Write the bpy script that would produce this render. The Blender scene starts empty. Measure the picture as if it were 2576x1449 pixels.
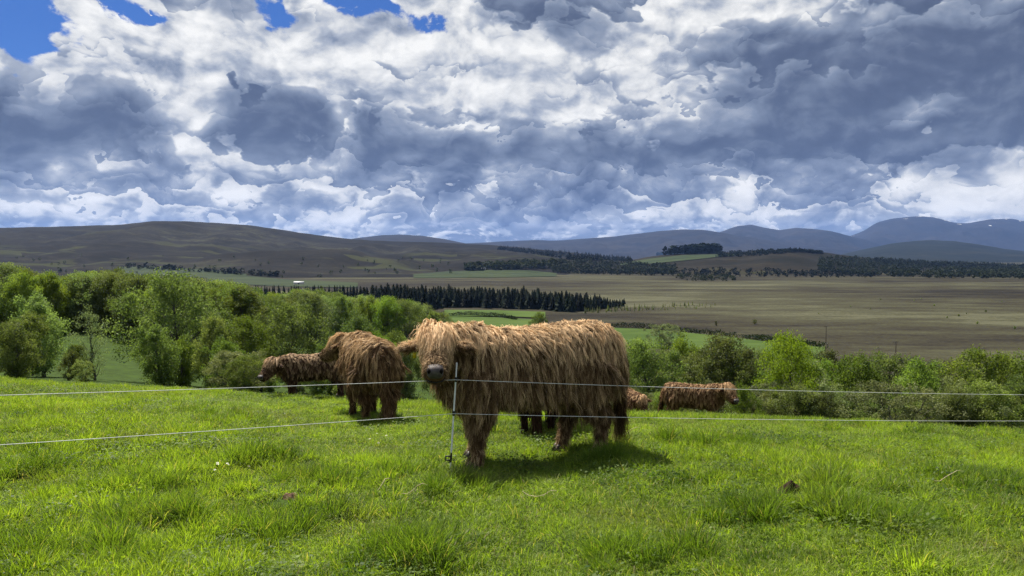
import bpy, math, random
import numpy as np
from mathutils import Vector, Matrix
from mathutils.bvhtree import BVHTree
from mathutils.kdtree import KDTree

R = math.radians
rng = np.random.default_rng(11)
random.seed(11)
sc = bpy.context.scene
COL = sc.collection

# ------------------------------------------------------------------ camera
EYE = 1.6
F0 = 2576 * 26 / 36.0            # focal length in pixels of a 2576 px wide frame
PITCH = math.atan((724.5 - 644.0) / F0)
cam_d = bpy.data.cameras.new('camera')
cam_d.sensor_width = 36.0
cam_d.lens = 26.0
cam_d.clip_start = 0.05
cam_d.clip_end = 120000.0
cam = bpy.data.objects.new('camera', cam_d)
cam.location = (0, 0, EYE)
cam.rotation_euler = (R(90) - PITCH, 0, 0)
COL.objects.link(cam)
sc.camera = cam

# ------------------------------------------------------------------ sun, exposure
SUN_EL, SUN_AZ = R(54.0), R(-31.0)      # azimuth from +Y, negative = left of the view
sd = Vector((math.sin(SUN_AZ) * math.cos(SUN_EL), math.cos(SUN_AZ) * math.cos(SUN_EL), math.sin(SUN_EL)))
sun_d = bpy.data.lights.new('sun', 'SUN')
sun_d.energy = 5.0
sun_d.angle = R(0.53)
sun_d.color = (1.0, 0.93, 0.82)
sun = bpy.data.objects.new('sun', sun_d)
sun.rotation_euler = sd.to_track_quat('Z', 'Y').to_euler()
sun.location = (0, 0, 60)
COL.objects.link(sun)
sc.view_settings.view_transform = 'Standard'
sc.view_settings.look = 'None'
sc.view_settings.exposure = 0.95
sc.view_settings.gamma = 1.0
sc.view_settings.use_curve_mapping = False
cy = sc.cycles
cy.use_adaptive_sampling = True
cy.adaptive_threshold = 0.02
cy.use_denoising = True
try:
    cy.denoiser = 'OPENIMAGEDENOISE'
    cy.denoising_input_passes = 'RGB_ALBEDO_NORMAL'
    cy.denoising_prefilter = 'NONE'
except Exception:
    pass
cy.max_bounces = 6
cy.diffuse_bounces = 3
cy.glossy_bounces = 2
cy.transmission_bounces = 4
cy.volume_bounces = 0
cy.transparent_max_bounces = 6
cy.caustics_reflective = False
cy.caustics_refractive = False
cy.sample_clamp_indirect = 6.0

# ------------------------------------------------------------------ node helpers
class X:
    """a socket with operators, to write node trees as formulas"""
    def __init__(s, nt, sock): s.nt, s.s = nt, sock
    def _m(s, op, *a, clamp=False):
        n = s.nt.nodes.new('ShaderNodeMath'); n.operation = op; n.use_clamp = clamp
        for i, v in enumerate((s,) + a):
            if isinstance(v, X): s.nt.links.new(v.s, n.inputs[i])
            else: n.inputs[i].default_value = v
        return X(s.nt, n.outputs[0])
    def __add__(s, o): return s._m('ADD', o)
    __radd__ = __add__
    def __neg__(s): return s * -1.0
    def __sub__(s, o): return s._m('SUBTRACT', o)
    def __rsub__(s, o): return (s * -1.0) + o
    def __mul__(s, o): return s._m('MULTIPLY', o)
    __rmul__ = __mul__
    def __truediv__(s, o): return s._m('DIVIDE', o)
    def __pow__(s, o): return s._m('POWER', o)
    def abs(s): return s._m('ABSOLUTE')
    def exp(s): return s._m('EXPONENT')
    def clamp(s): return s._m('ADD', 0.0, clamp=True)
    def mx(s, o): return s._m('MAXIMUM', o)
    def mn(s, o): return s._m('MINIMUM', o)
    def ss(s, a, b):
        n = s.nt.nodes.new('ShaderNodeMapRange'); n.interpolation_type = 'SMOOTHSTEP'
        s.nt.links.new(s.s, n.inputs[0])
        lo, hi, t0, t1 = (a, b, 0.0, 1.0) if a < b else (b, a, 1.0, 0.0)
        n.inputs[1].default_value = lo; n.inputs[2].default_value = hi
        n.inputs[3].default_value = t0; n.inputs[4].default_value = t1
        return X(s.nt, n.outputs[0])

def vmath(nt, op, a, b=None, scale=None):
    n = nt.nodes.new('ShaderNodeVectorMath'); n.operation = op
    for i, v in enumerate((a, b)):
        if v is None: continue
        if isinstance(v, X): nt.links.new(v.s, n.inputs[i])
        else: n.inputs[i].default_value = v
    if scale is not None:
        if isinstance(scale, X): nt.links.new(scale.s, n.inputs['Scale'])
        else: n.inputs['Scale'].default_value = scale
    return X(nt, n.outputs['Value' if op in ('DOT_PRODUCT', 'LENGTH', 'DISTANCE') else 'Vector'])

def sep(nt, v):
    n = nt.nodes.new('ShaderNodeSeparateXYZ'); nt.links.new(v.s, n.inputs[0])
    return [X(nt, o) for o in n.outputs]

def comb(nt, x, y, z):
    n = nt.nodes.new('ShaderNodeCombineXYZ')
    for i, v in enumerate((x, y, z)):
        if isinstance(v, X): nt.links.new(v.s, n.inputs[i])
        else: n.inputs[i].default_value = v
    return X(nt, n.outputs[0])

def noise(nt, vec, scale, detail=4, rough=0.5, dist=0.0, kind='FBM', lac=2.0, color=False):
    n = nt.nodes.new('ShaderNodeTexNoise'); n.noise_dimensions = '3D'; n.noise_type = kind; n.normalize = True
    if vec is not None: nt.links.new(vec.s, n.inputs['Vector'])
    n.inputs['Scale'].default_value = scale; n.inputs['Detail'].default_value = detail
    n.inputs['Roughness'].default_value = rough; n.inputs['Distortion'].default_value = dist
    n.inputs['Lacunarity'].default_value = lac
    return X(nt, n.outputs['Color' if color else 'Fac'])

def voro(nt, vec, scale, detail=0, rough=0.5, feat='SMOOTH_F1', smooth=0.35):
    n = nt.nodes.new('ShaderNodeTexVoronoi'); n.voronoi_dimensions = '3D'; n.feature = feat; n.normalize = True
    if vec is not None: nt.links.new(vec.s, n.inputs['Vector'])
    n.inputs['Scale'].default_value = scale; n.inputs['Detail'].default_value = detail
    n.inputs['Roughness'].default_value = rough
    if feat == 'SMOOTH_F1': n.inputs['Smoothness'].default_value = smooth
    return X(nt, n.outputs['Distance'])

def mixc(nt, f, a, b):
    n = nt.nodes.new('ShaderNodeMix'); n.data_type = 'RGBA'
    for i, v in ((0, f), (6, a), (7, b)):
        if isinstance(v, X): nt.links.new(v.s, n.inputs[i])
        elif i == 0: n.inputs[i].default_value = v
        else: n.inputs[i].default_value = (*v, 1)
    return X(nt, n.outputs[2])

def attr(nt, name, out='Fac'):
    n = nt.nodes.new('ShaderNodeAttribute'); n.attribute_name = name
    return X(nt, n.outputs[out])

def ramp(nt, f, stops):
    n = nt.nodes.new('ShaderNodeValToRGB'); nt.links.new(f.s, n.inputs[0])
    e = n.color_ramp.elements
    while len(e) < len(stops): e.new(0.5)
    for i, (p, c) in enumerate(stops): e[i].position = p; e[i].color = (*c, 1)
    return X(nt, n.outputs[0])
# ------------------------------------------------------------------ sky: Nishita plus a deck of broken cumulus
def build_world():
    w = bpy.data.worlds.new('World'); sc.world = w; w.use_nodes = True
    nt = w.node_tree; nt.nodes.clear()
    out = nt.nodes.new('ShaderNodeOutputWorld'); bg = nt.nodes.new('ShaderNodeBackground')
    nt.links.new(bg.outputs[0], out.inputs[0])
    STR = 0.11
    bg.inputs['Strength'].default_value = STR
    sky = nt.nodes.new('ShaderNodeTexSky'); sky.sky_type = 'NISHITA'; sky.sun_disc = False
    sky.sun_elevation = SUN_EL; sky.sun_rotation = SUN_AZ
    sky.altitude = 300; sky.air_density = 1.0; sky.dust_density = 0.6; sky.ozone_density = 2.0
    skyc = X(nt, sky.outputs[0])
    tc = nt.nodes.new('ShaderNodeTexCoord')
    d = X(nt, tc.outputs['Generated'])
    dx, dy, dz = sep(nt, d)
    az = dx._m('ARCTAN2', dy)
    el = dz._m('ARCTAN2', (dx * dx + dy * dy)._m('SQRT'))

    def ang(u, v):
        x, yc, zc = (u - 1288) / F0, 1.0, -(v - 724.5) / F0
        y = yc * math.cos(PITCH) + zc * math.sin(PITCH); z = -yc * math.sin(PITCH) + zc * math.cos(PITCH)
        return math.atan2(x, y), math.atan2(z, math.hypot(x, y))

    w1 = noise(nt, d, 8.0, 2, 0.5) - 0.5
    w2 = noise(nt, vmath(nt, 'ADD', d, (7.3, 2.1, 4.4)), 8.0, 2, 0.5) - 0.5
    q = comb(nt, az + w1 * 0.15, el + w2 * 0.075, 0.0)

    def blobs(lst):
        tot = None
        for (u, v, ru, rv, wt) in lst:
            a, e = ang(u, v)
            t = vmath(nt, 'MULTIPLY', vmath(nt, 'SUBTRACT', q, (a, e, 0)), (F0 / ru, F0 / rv, 0))
            g = (vmath(nt, 'DOT_PRODUCT', t, t) * -0.69).exp() * wt
            tot = g if tot is None else tot + g
        return tot
    # thick, grey masses (+) and thin, sunlit ones (-)
    mass = blobs([(150, 340, 330, 100, 1.05), (705, 265, 165, 80, 0.95), (1060, 390, 230, 95, 0.95),
                  (1560, 420, 300, 85, 0.8), (2030, 240, 290, 110, 1.1), (2450, 120, 200, 160, 0.9),
                  (1980, 415, 280, 45, 0.55), (620, 505, 420, 24, 0.45), (1420, 60, 150, 55, 0.4), (2400, 330, 170, 45, 0.5),
                  (420, 95, 330, 80, -0.7), (930, 130, 230, 80, -0.7), (490, 245, 60, 70, -0.8),
                  (640, 400, 110, 34, -1.0), (1340, 205, 110, 55, -0.8), (1640, 150, 150, 150, -0.5),
                  (90, 510, 190, 45, -0.7), (2290, 255, 50, 60, -0.8), (1180, 60, 160, 70, -0.4), (2250, 460, 320, 50, -0.45),
                  (880, 300, 38, 110, -0.75), (508, 375, 32, 95, -0.85), (1240, 440, 60, 50, -0.8), (1700, 320, 120, 50, -0.55), (1880, 510, 260, 26, -0.5)])
    hole = blobs([(70, 70, 62, 62, 1.0), (345, 4, 70, 30, 0.85), (750, 12, 62, 36, 0.85), (925, 0, 50, 26, 0.8), (1070, 55, 75, 30, 0.85)])

    wv = comb(nt, w1 * 0.06, w2 * 0.04, w2 * 0.06)
    dw = vmath(nt, 'ADD', vmath(nt, 'MULTIPLY', d, (1.0, 1.0, 1.45)), wv)
    STEP = (-0.008, 0.0, 0.017)                      # a step towards the sun, for relief
    up = vmath(nt, 'ADD', dw, STEP)
    # billows: inverted ridged noise has round heads and dark creases
    def bil(vec, s, det):
        return 1.0 - noise(nt, vec, s, det, 0.52, kind='RIDGED_MULTIFRACTAL')
    b1, b1u = noise(nt, dw, 12.0, 7, 0.56), noise(nt, up, 12.0, 4, 0.56)
    r1 = (noise(nt, dw, 9.0, 0, 0.5) - 0.5).abs() * 2.2 + (noise(nt, dw, 19.0, 0, 0.5) - 0.5).abs() * 1.3 + (noise(nt, dw, 39.0, 1, 0.5) - 0.5).abs() * 0.8
    r1u = (noise(nt, up, 9.0, 0, 0.5) - 0.5).abs() * 2.2 + (noise(nt, up, 19.0, 0, 0.5) - 0.5).abs() * 1.3
    m4 = noise(nt, dw, 5.0, 2, 0.5) - 0.5
    fine = noise(nt, dw, 48.0, 4, 0.62) - 0.5
    # overlapping heads: bright tops against the dark foot of the cloud behind
    we = noise(nt, dw, 16.0, 4, 0.55) - 0.5
    we2 = noise(nt, vmath(nt, 'ADD', dw, (3.1, 5.2, 1.7)), 16.0, 4, 0.55) - 0.5
    def heads(sc_, amt, zs, feat='F1'):
        v = vmath(nt, 'ADD', vmath(nt, 'MULTIPLY', d, (1.0, 1.0, zs)), comb(nt, we * amt, we2 * amt * 0.5, we2 * amt))
        n = nt.nodes.new('ShaderNodeTexVoronoi'); n.feature = feat; n.voronoi_dimensions = '3D'
        nt.links.new(v.s, n.inputs['Vector']); n.inputs['Scale'].default_value = sc_; n.inputs['Randomness'].default_value = 0.9
        if feat == 'SMOOTH_F1': n.inputs['Smoothness'].default_value = 0.12
        o = vmath(nt, 'SUBTRACT', v, X(nt, n.outputs['Position']))
        ox, oy, oz = sep(nt, o)
        return oz * sc_, X(nt, n.outputs['Distance'])
    h1, hd1 = heads(5.6, 0.26, 1.6, 'SMOOTH_F1')
    h2, hd2 = heads(14.0, 0.13, 1.5)
    h3, hd3 = heads(15.0, 0.24, 2.1)
    f = h1 * -1.0 + h2 * -0.34 + mass * 1.05 + m4 * 1.9 + (b1 - 0.5) * 1.9 + (0.55 - r1) * 0.45 - 0.04
    thin = f.ss(0.16, -0.22)                                   # sunlit edge
    thick = f.ss(-0.05, 1.15)
    rel = (b1 - b1u) * 1.5 + (r1 - r1u - 0.12) * 0.55 + fine * 0.18
    bright = 0.55 - thick * 0.33 + thin * 0.26 + rel * (0.34 + thin * 0.55)
    # far rows of small cumulus, smaller and flatter towards the horizon
    def rows(zs, s, seed):
        v = vmath(nt, 'ADD', vmath(nt, 'MULTIPLY', d, (1.0, 1.0, zs)), comb(nt, w1 * 0.05 + seed, w2 * 0.03, w1 * 0.10))
        n = noise(nt, v, s, 6, 0.6)
        nu = noise(nt, vmath(nt, 'ADD', v, (-0.004, 0, 0.18 / s)), s, 3, 0.6)
        k = n - 0.50 - mass * 0.05 - m4 * 0.35
        return 0.33 + k.ss(-0.05, 0.05) * 0.30 + (n - nu) * 2.1 * k.ss(-0.10, 0.03) + fine * 0.12 - k.ss(0.05, 0.2) * 0.30 + (n - 0.5) * 0.25
    rb = rows(2.3, 24.0, 3.3)
    fb = h3 * -0.62 + h2 * -0.15 + mass * 0.45 + m4 * 1.7 + (b1 - 0.5) * 2.2 + (0.55 - r1) * 0.4 + 0.02
    ra = 0.52 - fb.ss(0.0, 1.0) * 0.25 + fb.ss(0.15, -0.25) * 0.36 + rel * 0.6
    ta, tb = (el + w2 * 0.07 - mass * 0.02).ss(0.125, 0.080), (el + w1 * 0.03).ss(0.052, 0.022)
    bright = bright + (ra - bright) * ta
    bright = bright + (rb + 0.05 - bright) * tb
    bright = bright.mx(0.08).mn(1.0)
    ccol = ramp(nt, bright, [(0.0, (0.066, 0.090, 0.165)), (0.20, (0.114, 0.147, 0.238)), (0.42, (0.26, 0.315, 0.43)),
                             (0.62, (0.52, 0.57, 0.66)), (0.80, (0.88, 0.89, 0.90)), (1.0, (1.16, 1.15, 1.12))])
    hh = (hole - (b1 - 0.5) * 1.3 - (0.55 - r1) * 0.5 - fine * 0.45 + h2 * 0.12).ss(0.40, 0.60)
    # the same broken deck everywhere else: gaps wherever the big noise is low
    gap = (noise(nt, d, 2.6, 2, 0.5) - (b1 - 0.5) * 0.3).ss(0.60, 0.64) * el.ss(0.36, 0.46)
    cover = 1.0 - hh.mx(gap)
    ccs = vmath(nt, 'SCALE', ccol, scale=0.44 / STR)
    skyb = vmath(nt, 'MULTIPLY', skyc, (0.085, 0.175, 0.36))
    fin = mixc(nt, cover, skyb, ccs)
    nt.links.new(fin.s, bg.inputs['Color'])
    w.cycles.sampling_method = 'MANUAL'
    w.cycles.sample_map_resolution = 512
build_world()
# ------------------------------------------------------------------ mesh and tag helpers
def mk(name, V, F, mat=None, parent=None, fattr=None, pattr=None, smooth=False, label=None, cat=None, group=None, kind=None, link=True, mats=None, midx=None):
    """one mesh object; F is an (n, 3 or 4) array, or a list of such arrays"""
    V = np.asarray(V, np.float32).reshape(-1, 3)
    Fs = F if isinstance(F, list) else [F]
    Fs = [np.asarray(f, np.int32) for f in Fs if len(f)]
    Fs = [h for f in Fs for h in ((f[f[:, 2] != f[:, 3]], f[f[:, 2] == f[:, 3]][:, :3]) if f.shape[1] == 4 else (f,)) if len(h)]
    me = bpy.data.meshes.new(name)
    nl = sum(f.size for f in Fs); nf = sum(len(f) for f in Fs)
    me.vertices.add(len(V)); me.vertices.foreach_set('co', V.ravel())
    me.loops.add(nl); me.loops.foreach_set('vertex_index', np.concatenate([f.ravel() for f in Fs]))
    sizes = np.concatenate([np.full(len(f), f.shape[1], np.int32) for f in Fs])
    starts = np.concatenate([[0], np.cumsum(sizes)[:-1]]).astype(np.int32)
    me.polygons.add(nf); me.polygons.foreach_set('loop_start', starts)
    me.update(calc_edges=True)
    me.validate()
    if smooth: me.polygons.foreach_set('use_smooth', np.ones(nf, bool))
    for (dct, dom) in ((fattr, 'FACE'), (pattr, 'POINT')):
        for k, a in (dct or {}).items():
            a = np.asarray(a, np.float32)
            if a.ndim == 2:
                at = me.attributes.new(k, 'FLOAT_VECTOR', dom); at.data.foreach_set('vector', a.ravel())
            else:
                at = me.attributes.new(k, 'FLOAT', dom); at.data.foreach_set('value', a)
    for m in (mats or ([mat] if mat else [])): me.materials.append(m)
    if midx is not None: me.polygons.foreach_set('material_index', np.asarray(midx, np.int32))
    o = bpy.data.objects.new(name, me)
    if link: COL.objects.link(o)
    if parent: o.parent = parent
    tag(o, label, cat, group, kind)
    return o

def tag(o, label=None, cat=None, group=None, kind=None):
    if label: o['label'] = label
    if cat: o['category'] = cat
    if group: o['group'] = group
    if kind: o['kind'] = kind
    return o

def empty(name, loc, rz=0.0, **kw):
    o = bpy.data.objects.new(name, None); o.location = loc; o.rotation_euler = (0, 0, rz)
    o.empty_display_size = 0.3
    COL.objects.link(o); return tag(o, **kw)

def material(name, fn):
    m = bpy.data.materials.new(name); m.use_nodes = True
    nt = m.node_tree; nt.nodes.clear()
    out = nt.nodes.new('ShaderNodeOutputMaterial')
    sh = fn(nt)
    nt.links.new(sh.s if isinstance(sh, X) else sh, out.inputs['Surface'])
    return m

def shader(nt, kind, **kw):
    n = nt.nodes.new(kind)
    for k, v in kw.items():
        k = k.replace('_', ' ')
        if isinstance(v, X): nt.links.new(v.s, n.inputs[k])
        elif isinstance(v, tuple) and len(v) == 3: n.inputs[k].default_value = (*v, 1)
        else: n.inputs[k].default_value = v
    return n.outputs[0]

def principled(nt, color, rough=0.8, spec=0.2, normal=None, **kw):
    n = nt.nodes.new('ShaderNodeBsdfPrincipled')
    if isinstance(color, X): nt.links.new(color.s, n.inputs['Base Color'])
    else: n.inputs['Base Color'].default_value = (*color, 1)
    n.inputs['Roughness'].default_value = rough
    n.inputs['Specular IOR Level'].default_value = spec
    if normal is not None: nt.links.new(normal.s, n.inputs['Normal'])
    for k, v in kw.items(): n.inputs[k.replace('_', ' ')].default_value = v
    return n.outputs[0]

def mixs(nt, f, a, b):
    n = nt.nodes.new('ShaderNodeMixShader')
    if isinstance(f, X): nt.links.new(f.s, n.inputs[0])
    else: n.inputs[0].default_value = f
    nt.links.new(a, n.inputs[1]); nt.links.new(b, n.inputs[2])
    return n.outputs[0]

def bump(nt, h, strength=0.5, dist=0.1):
    n = nt.nodes.new('ShaderNodeBump'); nt.links.new(h.s, n.inputs['Height'])
    n.inputs['Strength'].default_value = strength; n.inputs['Distance'].default_value = dist
    return X(nt, n.outputs[0])

def pos(nt):
    n = nt.nodes.new('ShaderNodeNewGeometry'); return X(nt, n.outputs['Position'])
def objrand(nt):
    n = nt.nodes.new('ShaderNodeObjectInfo'); return X(nt, n.outputs['Random'])

def tube_arrays(P, rad, sides=5):
    """a tapered tube along a polyline"""
    P = np.asarray(P, float); n = len(P)
    T = np.gradient(P, axis=0); T /= np.linalg.norm(T, axis=1)[:, None] + 1e-9
    ref = np.array([0.31, 0.95, 0.1]) if abs(T[0, 2]) > 0.7 else np.array([0, 0, 1.0])
    A = np.cross(T, ref); A /= np.linalg.norm(A, axis=1)[:, None] + 1e-9
    B = np.cross(T, A)
    a = np.arange(sides) * 2 * math.pi / sides
    V = P[:, None] + np.asarray(rad)[:, None, None] * (np.cos(a)[None, :, None] * A[:, None] + np.sin(a)[None, :, None] * B[:, None])
    idx = np.arange(n * sides).reshape(n, sides); nx = np.roll(idx, -1, 1)
    Q = np.stack([idx[:-1], nx[:-1], nx[1:], idx[1:]], -1).reshape(-1, 4)
    return V.reshape(-1, 3), Q

def merge(parts):
    Vs, Fs, o = [], [], 0
    for V, F in parts:
        Vs.append(V); Fs.append(np.asarray(F) + o); o += len(V)
    return np.concatenate(Vs), np.concatenate(Fs)

# ------------------------------------------------------------------ terrain
def _hash(i, j, s):
    h = np.sin(i * 127.1 + j * 311.7 + s * 74.7) * 43758.5453
    return h - np.floor(h)
def vnoise(x, y, s=0):
    i, j = np.floor(x), np.floor(y); fx, fy = x - i, y - j
    fx = fx * fx * (3 - 2 * fx); fy = fy * fy * (3 - 2 * fy)
    a, b, c, e = _hash(i, j, s), _hash(i + 1, j, s), _hash(i, j + 1, s), _hash(i + 1, j + 1, s)
    return (a + (b - a) * fx) * (1 - fy) + (c + (e - c) * fx) * fy - 0.5
def fbm(x, y, s=0, o=4, g=0.5):
    t, a = 0.0, 1.0
    for k in range(o):
        t = t + a * vnoise(x * 2 ** k, y * 2 ** k, s + k); a *= g
    return t

PLAIN = -43.4
_TY = np.array([20, 50, 90, 150, 250, 400, 520, 4000.0])
_TL = np.array([0, -5.5, -11.4, -12.2, -15.0, -34.0, -41.2, -41.2])      # relative to the 20 m point
_TC = np.array([0, -7.0, -15.0, -22.5, -32.0, -40.6, -41.0, -41.0])
_TR = np.array([0, -8.4, -17.6, -25.0, -33.4, -40.0, -40.4, -40.4])
def ground_z(x, y):
    x = np.asarray(x, float); y = np.asarray(y, float)
    yy = np.maximum(y, 0.0)
    s = np.clip(x / (yy + 4.0), -1.0, 1.0)
    a = 0.0070 + 0.0042 * np.clip(s, -0.7, 0.7)
    near = -a * np.minimum(yy, 20) ** 2
    l, c, r = (np.interp(yy, _TY, t) for t in (_TL, _TC, _TR))
    sl = np.clip(s / 0.55, -1, 1)
    far = np.where(sl < 0, c + (l - c) * (-sl), c + (r - c) * sl)
    z = np.maximum(near + far, PLAIN)
    wn = np.clip(1 - (yy - 30) / 60, 0, 1)
    z = z + wn * (0.15 * fbm(x * 0.45, y * 0.45, 3, 3) + 0.09 * fbm(x * 2.1, y * 2.1, 9, 2))
    z = z + np.clip((yy - 60) / 100, 0, 1) * np.clip((900 - yy) / 400, 0.12, 1) * 2.0 * fbm(x / 70, y / 70, 5, 3)
    return z
def gz(x, y): return float(ground_z(np.array([x]), np.array([y]))[0])
def px(u, D):                         # lateral position of a frame column at forward distance D
    return (u - 1288.0) / F0 * D
def pz(v, D):                         # height of a frame row at forward distance D
    t = (v - 724.5) / F0
    return EYE - D * math.tan(PITCH + math.atan(t))

def build_ground():
    fine = np.radians(np.linspace(-44, 44, 300))
    rest = np.radians(np.linspace(44, 316, 70)[1:-1])
    az = np.concatenate([fine, rest]); n = len(az)
    r = np.concatenate([[0.0], np.geomspace(0.6, 60, 150), np.geomspace(60, 3000, 150)[1:], np.geomspace(3000, 25000, 12)[1:]])
    A, RR = np.meshgrid(az, r[1:])
    x, y = np.sin(A) * RR, np.cos(A) * RR
    V = np.stack([x, y, ground_z(x, y)], -1).reshape(-1, 3)
    k = len(r) - 1
    V = np.concatenate([[[0, 0, gz(0, 0)]], V])
    idx = 1 + np.arange(k * n).reshape(k, n); nx = np.roll(idx, -1, 1)
    Q = np.stack([idx[:-1], idx[1:], nx[1:], nx[:-1]], -1).reshape(-1, 4)[:, ::-1]
    T = np.stack([np.zeros(n, int), idx[0], nx[0]], -1)[:, ::-1]
    s = V[:, 0] / (np.maximum(V[:, 1], 0) + 4.0)
    lim = np.where(s < 0, np.interp(-s, [0, .25, .5], [210, 320, 420]), np.interp(s, [0, .3, .55], [210, 120, 80]))
    zone = np.clip((np.hypot(V[:, 0], V[:, 1]) - lim) / (0.25 * lim) + 0.5, 0, 1)
    zone = np.where(V[:, 1] < 0, 0, zone)
    def mat(nt):
        p = pos(nt); z = attr(nt, 'zone')
        # meadow soil and low turf under the grass blades
        g1 = noise(nt, p, 0.7, 4, 0.6); g2 = noise(nt, p, 9.0, 5, 0.65)
        meadow = mixc(nt, (g1 * 0.6 + g2 * 0.6 - 0.1).ss(0.25, 0.75), (0.018, 0.030, 0.008), (0.050, 0.088, 0.014))
        # moor: heather and bog grass in long streaks
        ps = vmath(nt, 'MULTIPLY', p, (0.35, 1.0, 1.0))
        m1 = noise(nt, ps, 0.010, 5, 0.62); m2 = noise(nt, ps, 0.045, 5, 0.65); m3 = noise(nt, p, 0.35, 4, 0.7)
        m0 = noise(nt, vmath(nt, 'MULTIPLY', p, (0.3, 0.8, 1.0)), 0.0028, 3, 0.55)
        f = (m1 * 0.5 + m2 * 0.34 + m3 * 0.26 + (m0 - 0.5) * 0.7).ss(0.40, 0.68)
        moor = ramp(nt, f, [(0.0, (0.012, 0.011, 0.009)), (0.28, (0.027, 0.024, 0.016)), (0.6, (0.040, 0.038, 0.022)),
                            (0.85, (0.052, 0.052, 0.029)), (1.0, (0.080, 0.080, 0.048))])
        zz = (z + (m2 - 0.5) * 0.5).ss(0.40, 0.6)
        c = mixc(nt, zz, meadow, moor)
        h = noise(nt, p, 0.5, 5, 0.7)
        return principled(nt, c, 0.95, 0.05, bump(nt, h, 0.5, 0.4))
    return mk('ground', V, [Q, T], material('meadow_and_moor', mat), smooth=True, pattr={'zone': zone}, kind='structure')
build_ground()

# ------------------------------------------------------------------ hills and mountains
def heather(name, cols, sc_, haze_dark=1.0, snow=None, fields=0.0):
    def fn(nt):
        p = pos(nt)
        px_, py_, pz_ = sep(nt, p)
        pw = vmath(nt, 'MULTIPLY', p, (0.45, 1.0, 2.2))
        a = noise(nt, pw, sc_, 6, 0.62); b = noise(nt, pw, sc_ * 6, 5, 0.65); c = noise(nt, p, sc_ * 30, 3, 0.7)
        f = (a * 0.5 + b * 0.4 + c * 0.22)
        col = ramp(nt, f, [(0.43, cols[0]), (0.54, cols[1]), (0.62, cols[2]), (0.70, cols[3])])
        if fields:
            # pale strips of burnt and grazed ground on the lower slopes
            v = nt.nodes.new('ShaderNodeTexVoronoi'); v.feature = 'F1'; v.voronoi_dimensions = '3D'
            nt.links.new(vmath(nt, 'MULTIPLY', p, (0.006, 0.016, 0.03)).s, v.inputs['Vector']); v.inputs['Scale'].default_value = 1.0
            r = X(nt, v.outputs['Color']); rx, ry, rz = sep(nt, r)
            lowm = attr(nt, 'tt').ss(0.72, 0.25)
            k = (rx + (b - 0.5) * 0.5).ss(0.62, 0.70) * lowm * (noise(nt, p, sc_ * 1.3, 2, 0.5)).ss(0.44, 0.58)
            col = mixc(nt, k * fields, col, (0.044, 0.050, 0.020))
        if snow:
            sn = (noise(nt, vmath(nt, 'MULTIPLY', p, (1.0, 1.0, 2.5)), snow[0], 4, 0.6) * 0.8 + attr(nt, 'tt') * 0.35).ss(snow[1], snow[1] + 0.03)
            col = mixc(nt, sn, col, (0.75, 0.77, 0.80))
        return principled(nt, col, 0.95, 0.03, bump(nt, b + c * 0.5, 0.6, 6.0 / max(sc_ * 1000, 0.5)))
    return material(name, fn)

def ridge(name, pts, D0, D1, D2, z0, mat, amp=0.0, wl=600.0, shape=1.0, seed=0, nu=260, nr=44, gully=0.0):
    """a hill: foot at D0, crest at D1 along a measured skyline, back slope down to D2"""
    pts = np.array(pts, float)
    u = np.linspace(pts[0, 0], pts[-1, 0], nu)
    # smooth skyline
    v = np.interp(u, pts[:, 0], pts[:, 1])
    k = max(3, nu // 40); ker = np.hanning(k + 2)[1:-1]; ker /= ker.sum()
    v = np.convolve(np.pad(v, (k // 2, k - 1 - k // 2), 'edge'), ker, 'valid')
    tan = (u - 1288) / F0
    d1 = D1 * (1 + 0.10 * fbm(u / 300.0, u * 0 + seed, seed, 3))
    zt = EYE - d1 * np.tan(PITCH + np.arctan((v - 724.5) / F0))
    zt = zt + 0.004 * d1 * 0.16 * fbm(u / 26.0, u * 0 + 3.3, seed + 5, 4)
    tf = np.concatenate([np.linspace(0, 1, nr), 1 + np.linspace(0, 1, 12)[1:]])
    V = np.zeros((len(tf), nu, 3)); TT = np.zeros((len(tf), nu))
    for i, t in enumerate(tf):
        if t <= 1:
            D = D0 + (d1 - D0) * t
            e = t ** shape; e = e * (1 - 0.35) + 0.35 * (e * e * (3 - 2 * e))
        else:
            D = d1 + (D2 - d1) * (t - 1); e = 1 - (t - 1) ** 1.6
        x = tan * D
        w = (min(t, 1) * (1 - min(t, 1)) * 4) if t <= 1 else 0
        n = amp * fbm(x / wl, D / wl, seed, 5, 0.52) * w
        if gully: n = n - gully * w * np.abs(fbm(x / (wl * 0.5), D / (wl * 2.0), seed + 3, 4))
        z = z0 + (zt - z0) * e + n
        # nothing in front of the crest may rise above the sight line to it
        lim = EYE + (zt - EYE) * (D / d1)
        if t < 1: z = np.minimum(z, lim - 0.0012 * D * (1 - t))
        V[i, :, 0] = x; V[i, :, 1] = D; V[i, :, 2] = z; TT[i] = min(t, 1)
    m, n = V.shape[:2]
    idx = np.arange(m * n).reshape(m, n)
    Q = np.stack([idx[:-1, :-1], idx[:-1, 1:], idx[1:, 1:], idx[1:, :-1]], -1).reshape(-1, 4)
    o = mk(name, V.reshape(-1, 3), Q, mat, smooth=True, pattr={'tt': TT.ravel()}, kind='structure')
    HILLS[name] = (V, u)
    return o
HILLS = {}
def hill_point(name, u, t):
    """a point of a hill's front slope: frame column u, t = 0 foot .. 1 crest"""
    V, us = HILLS[name]
    j = np.interp(u, us, np.arange(len(us))); j0 = int(min(j, len(us) - 2)); fj = j - j0
    i = t * 43; i0 = int(min(i, 42)); fi = i - i0
    a = V[i0, j0] * (1 - fj) + V[i0, j0 + 1] * fj; b = V[i0 + 1, j0] * (1 - fj) + V[i0 + 1, j0 + 1] * fj
    return a * (1 - fi) + b * fi

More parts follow.
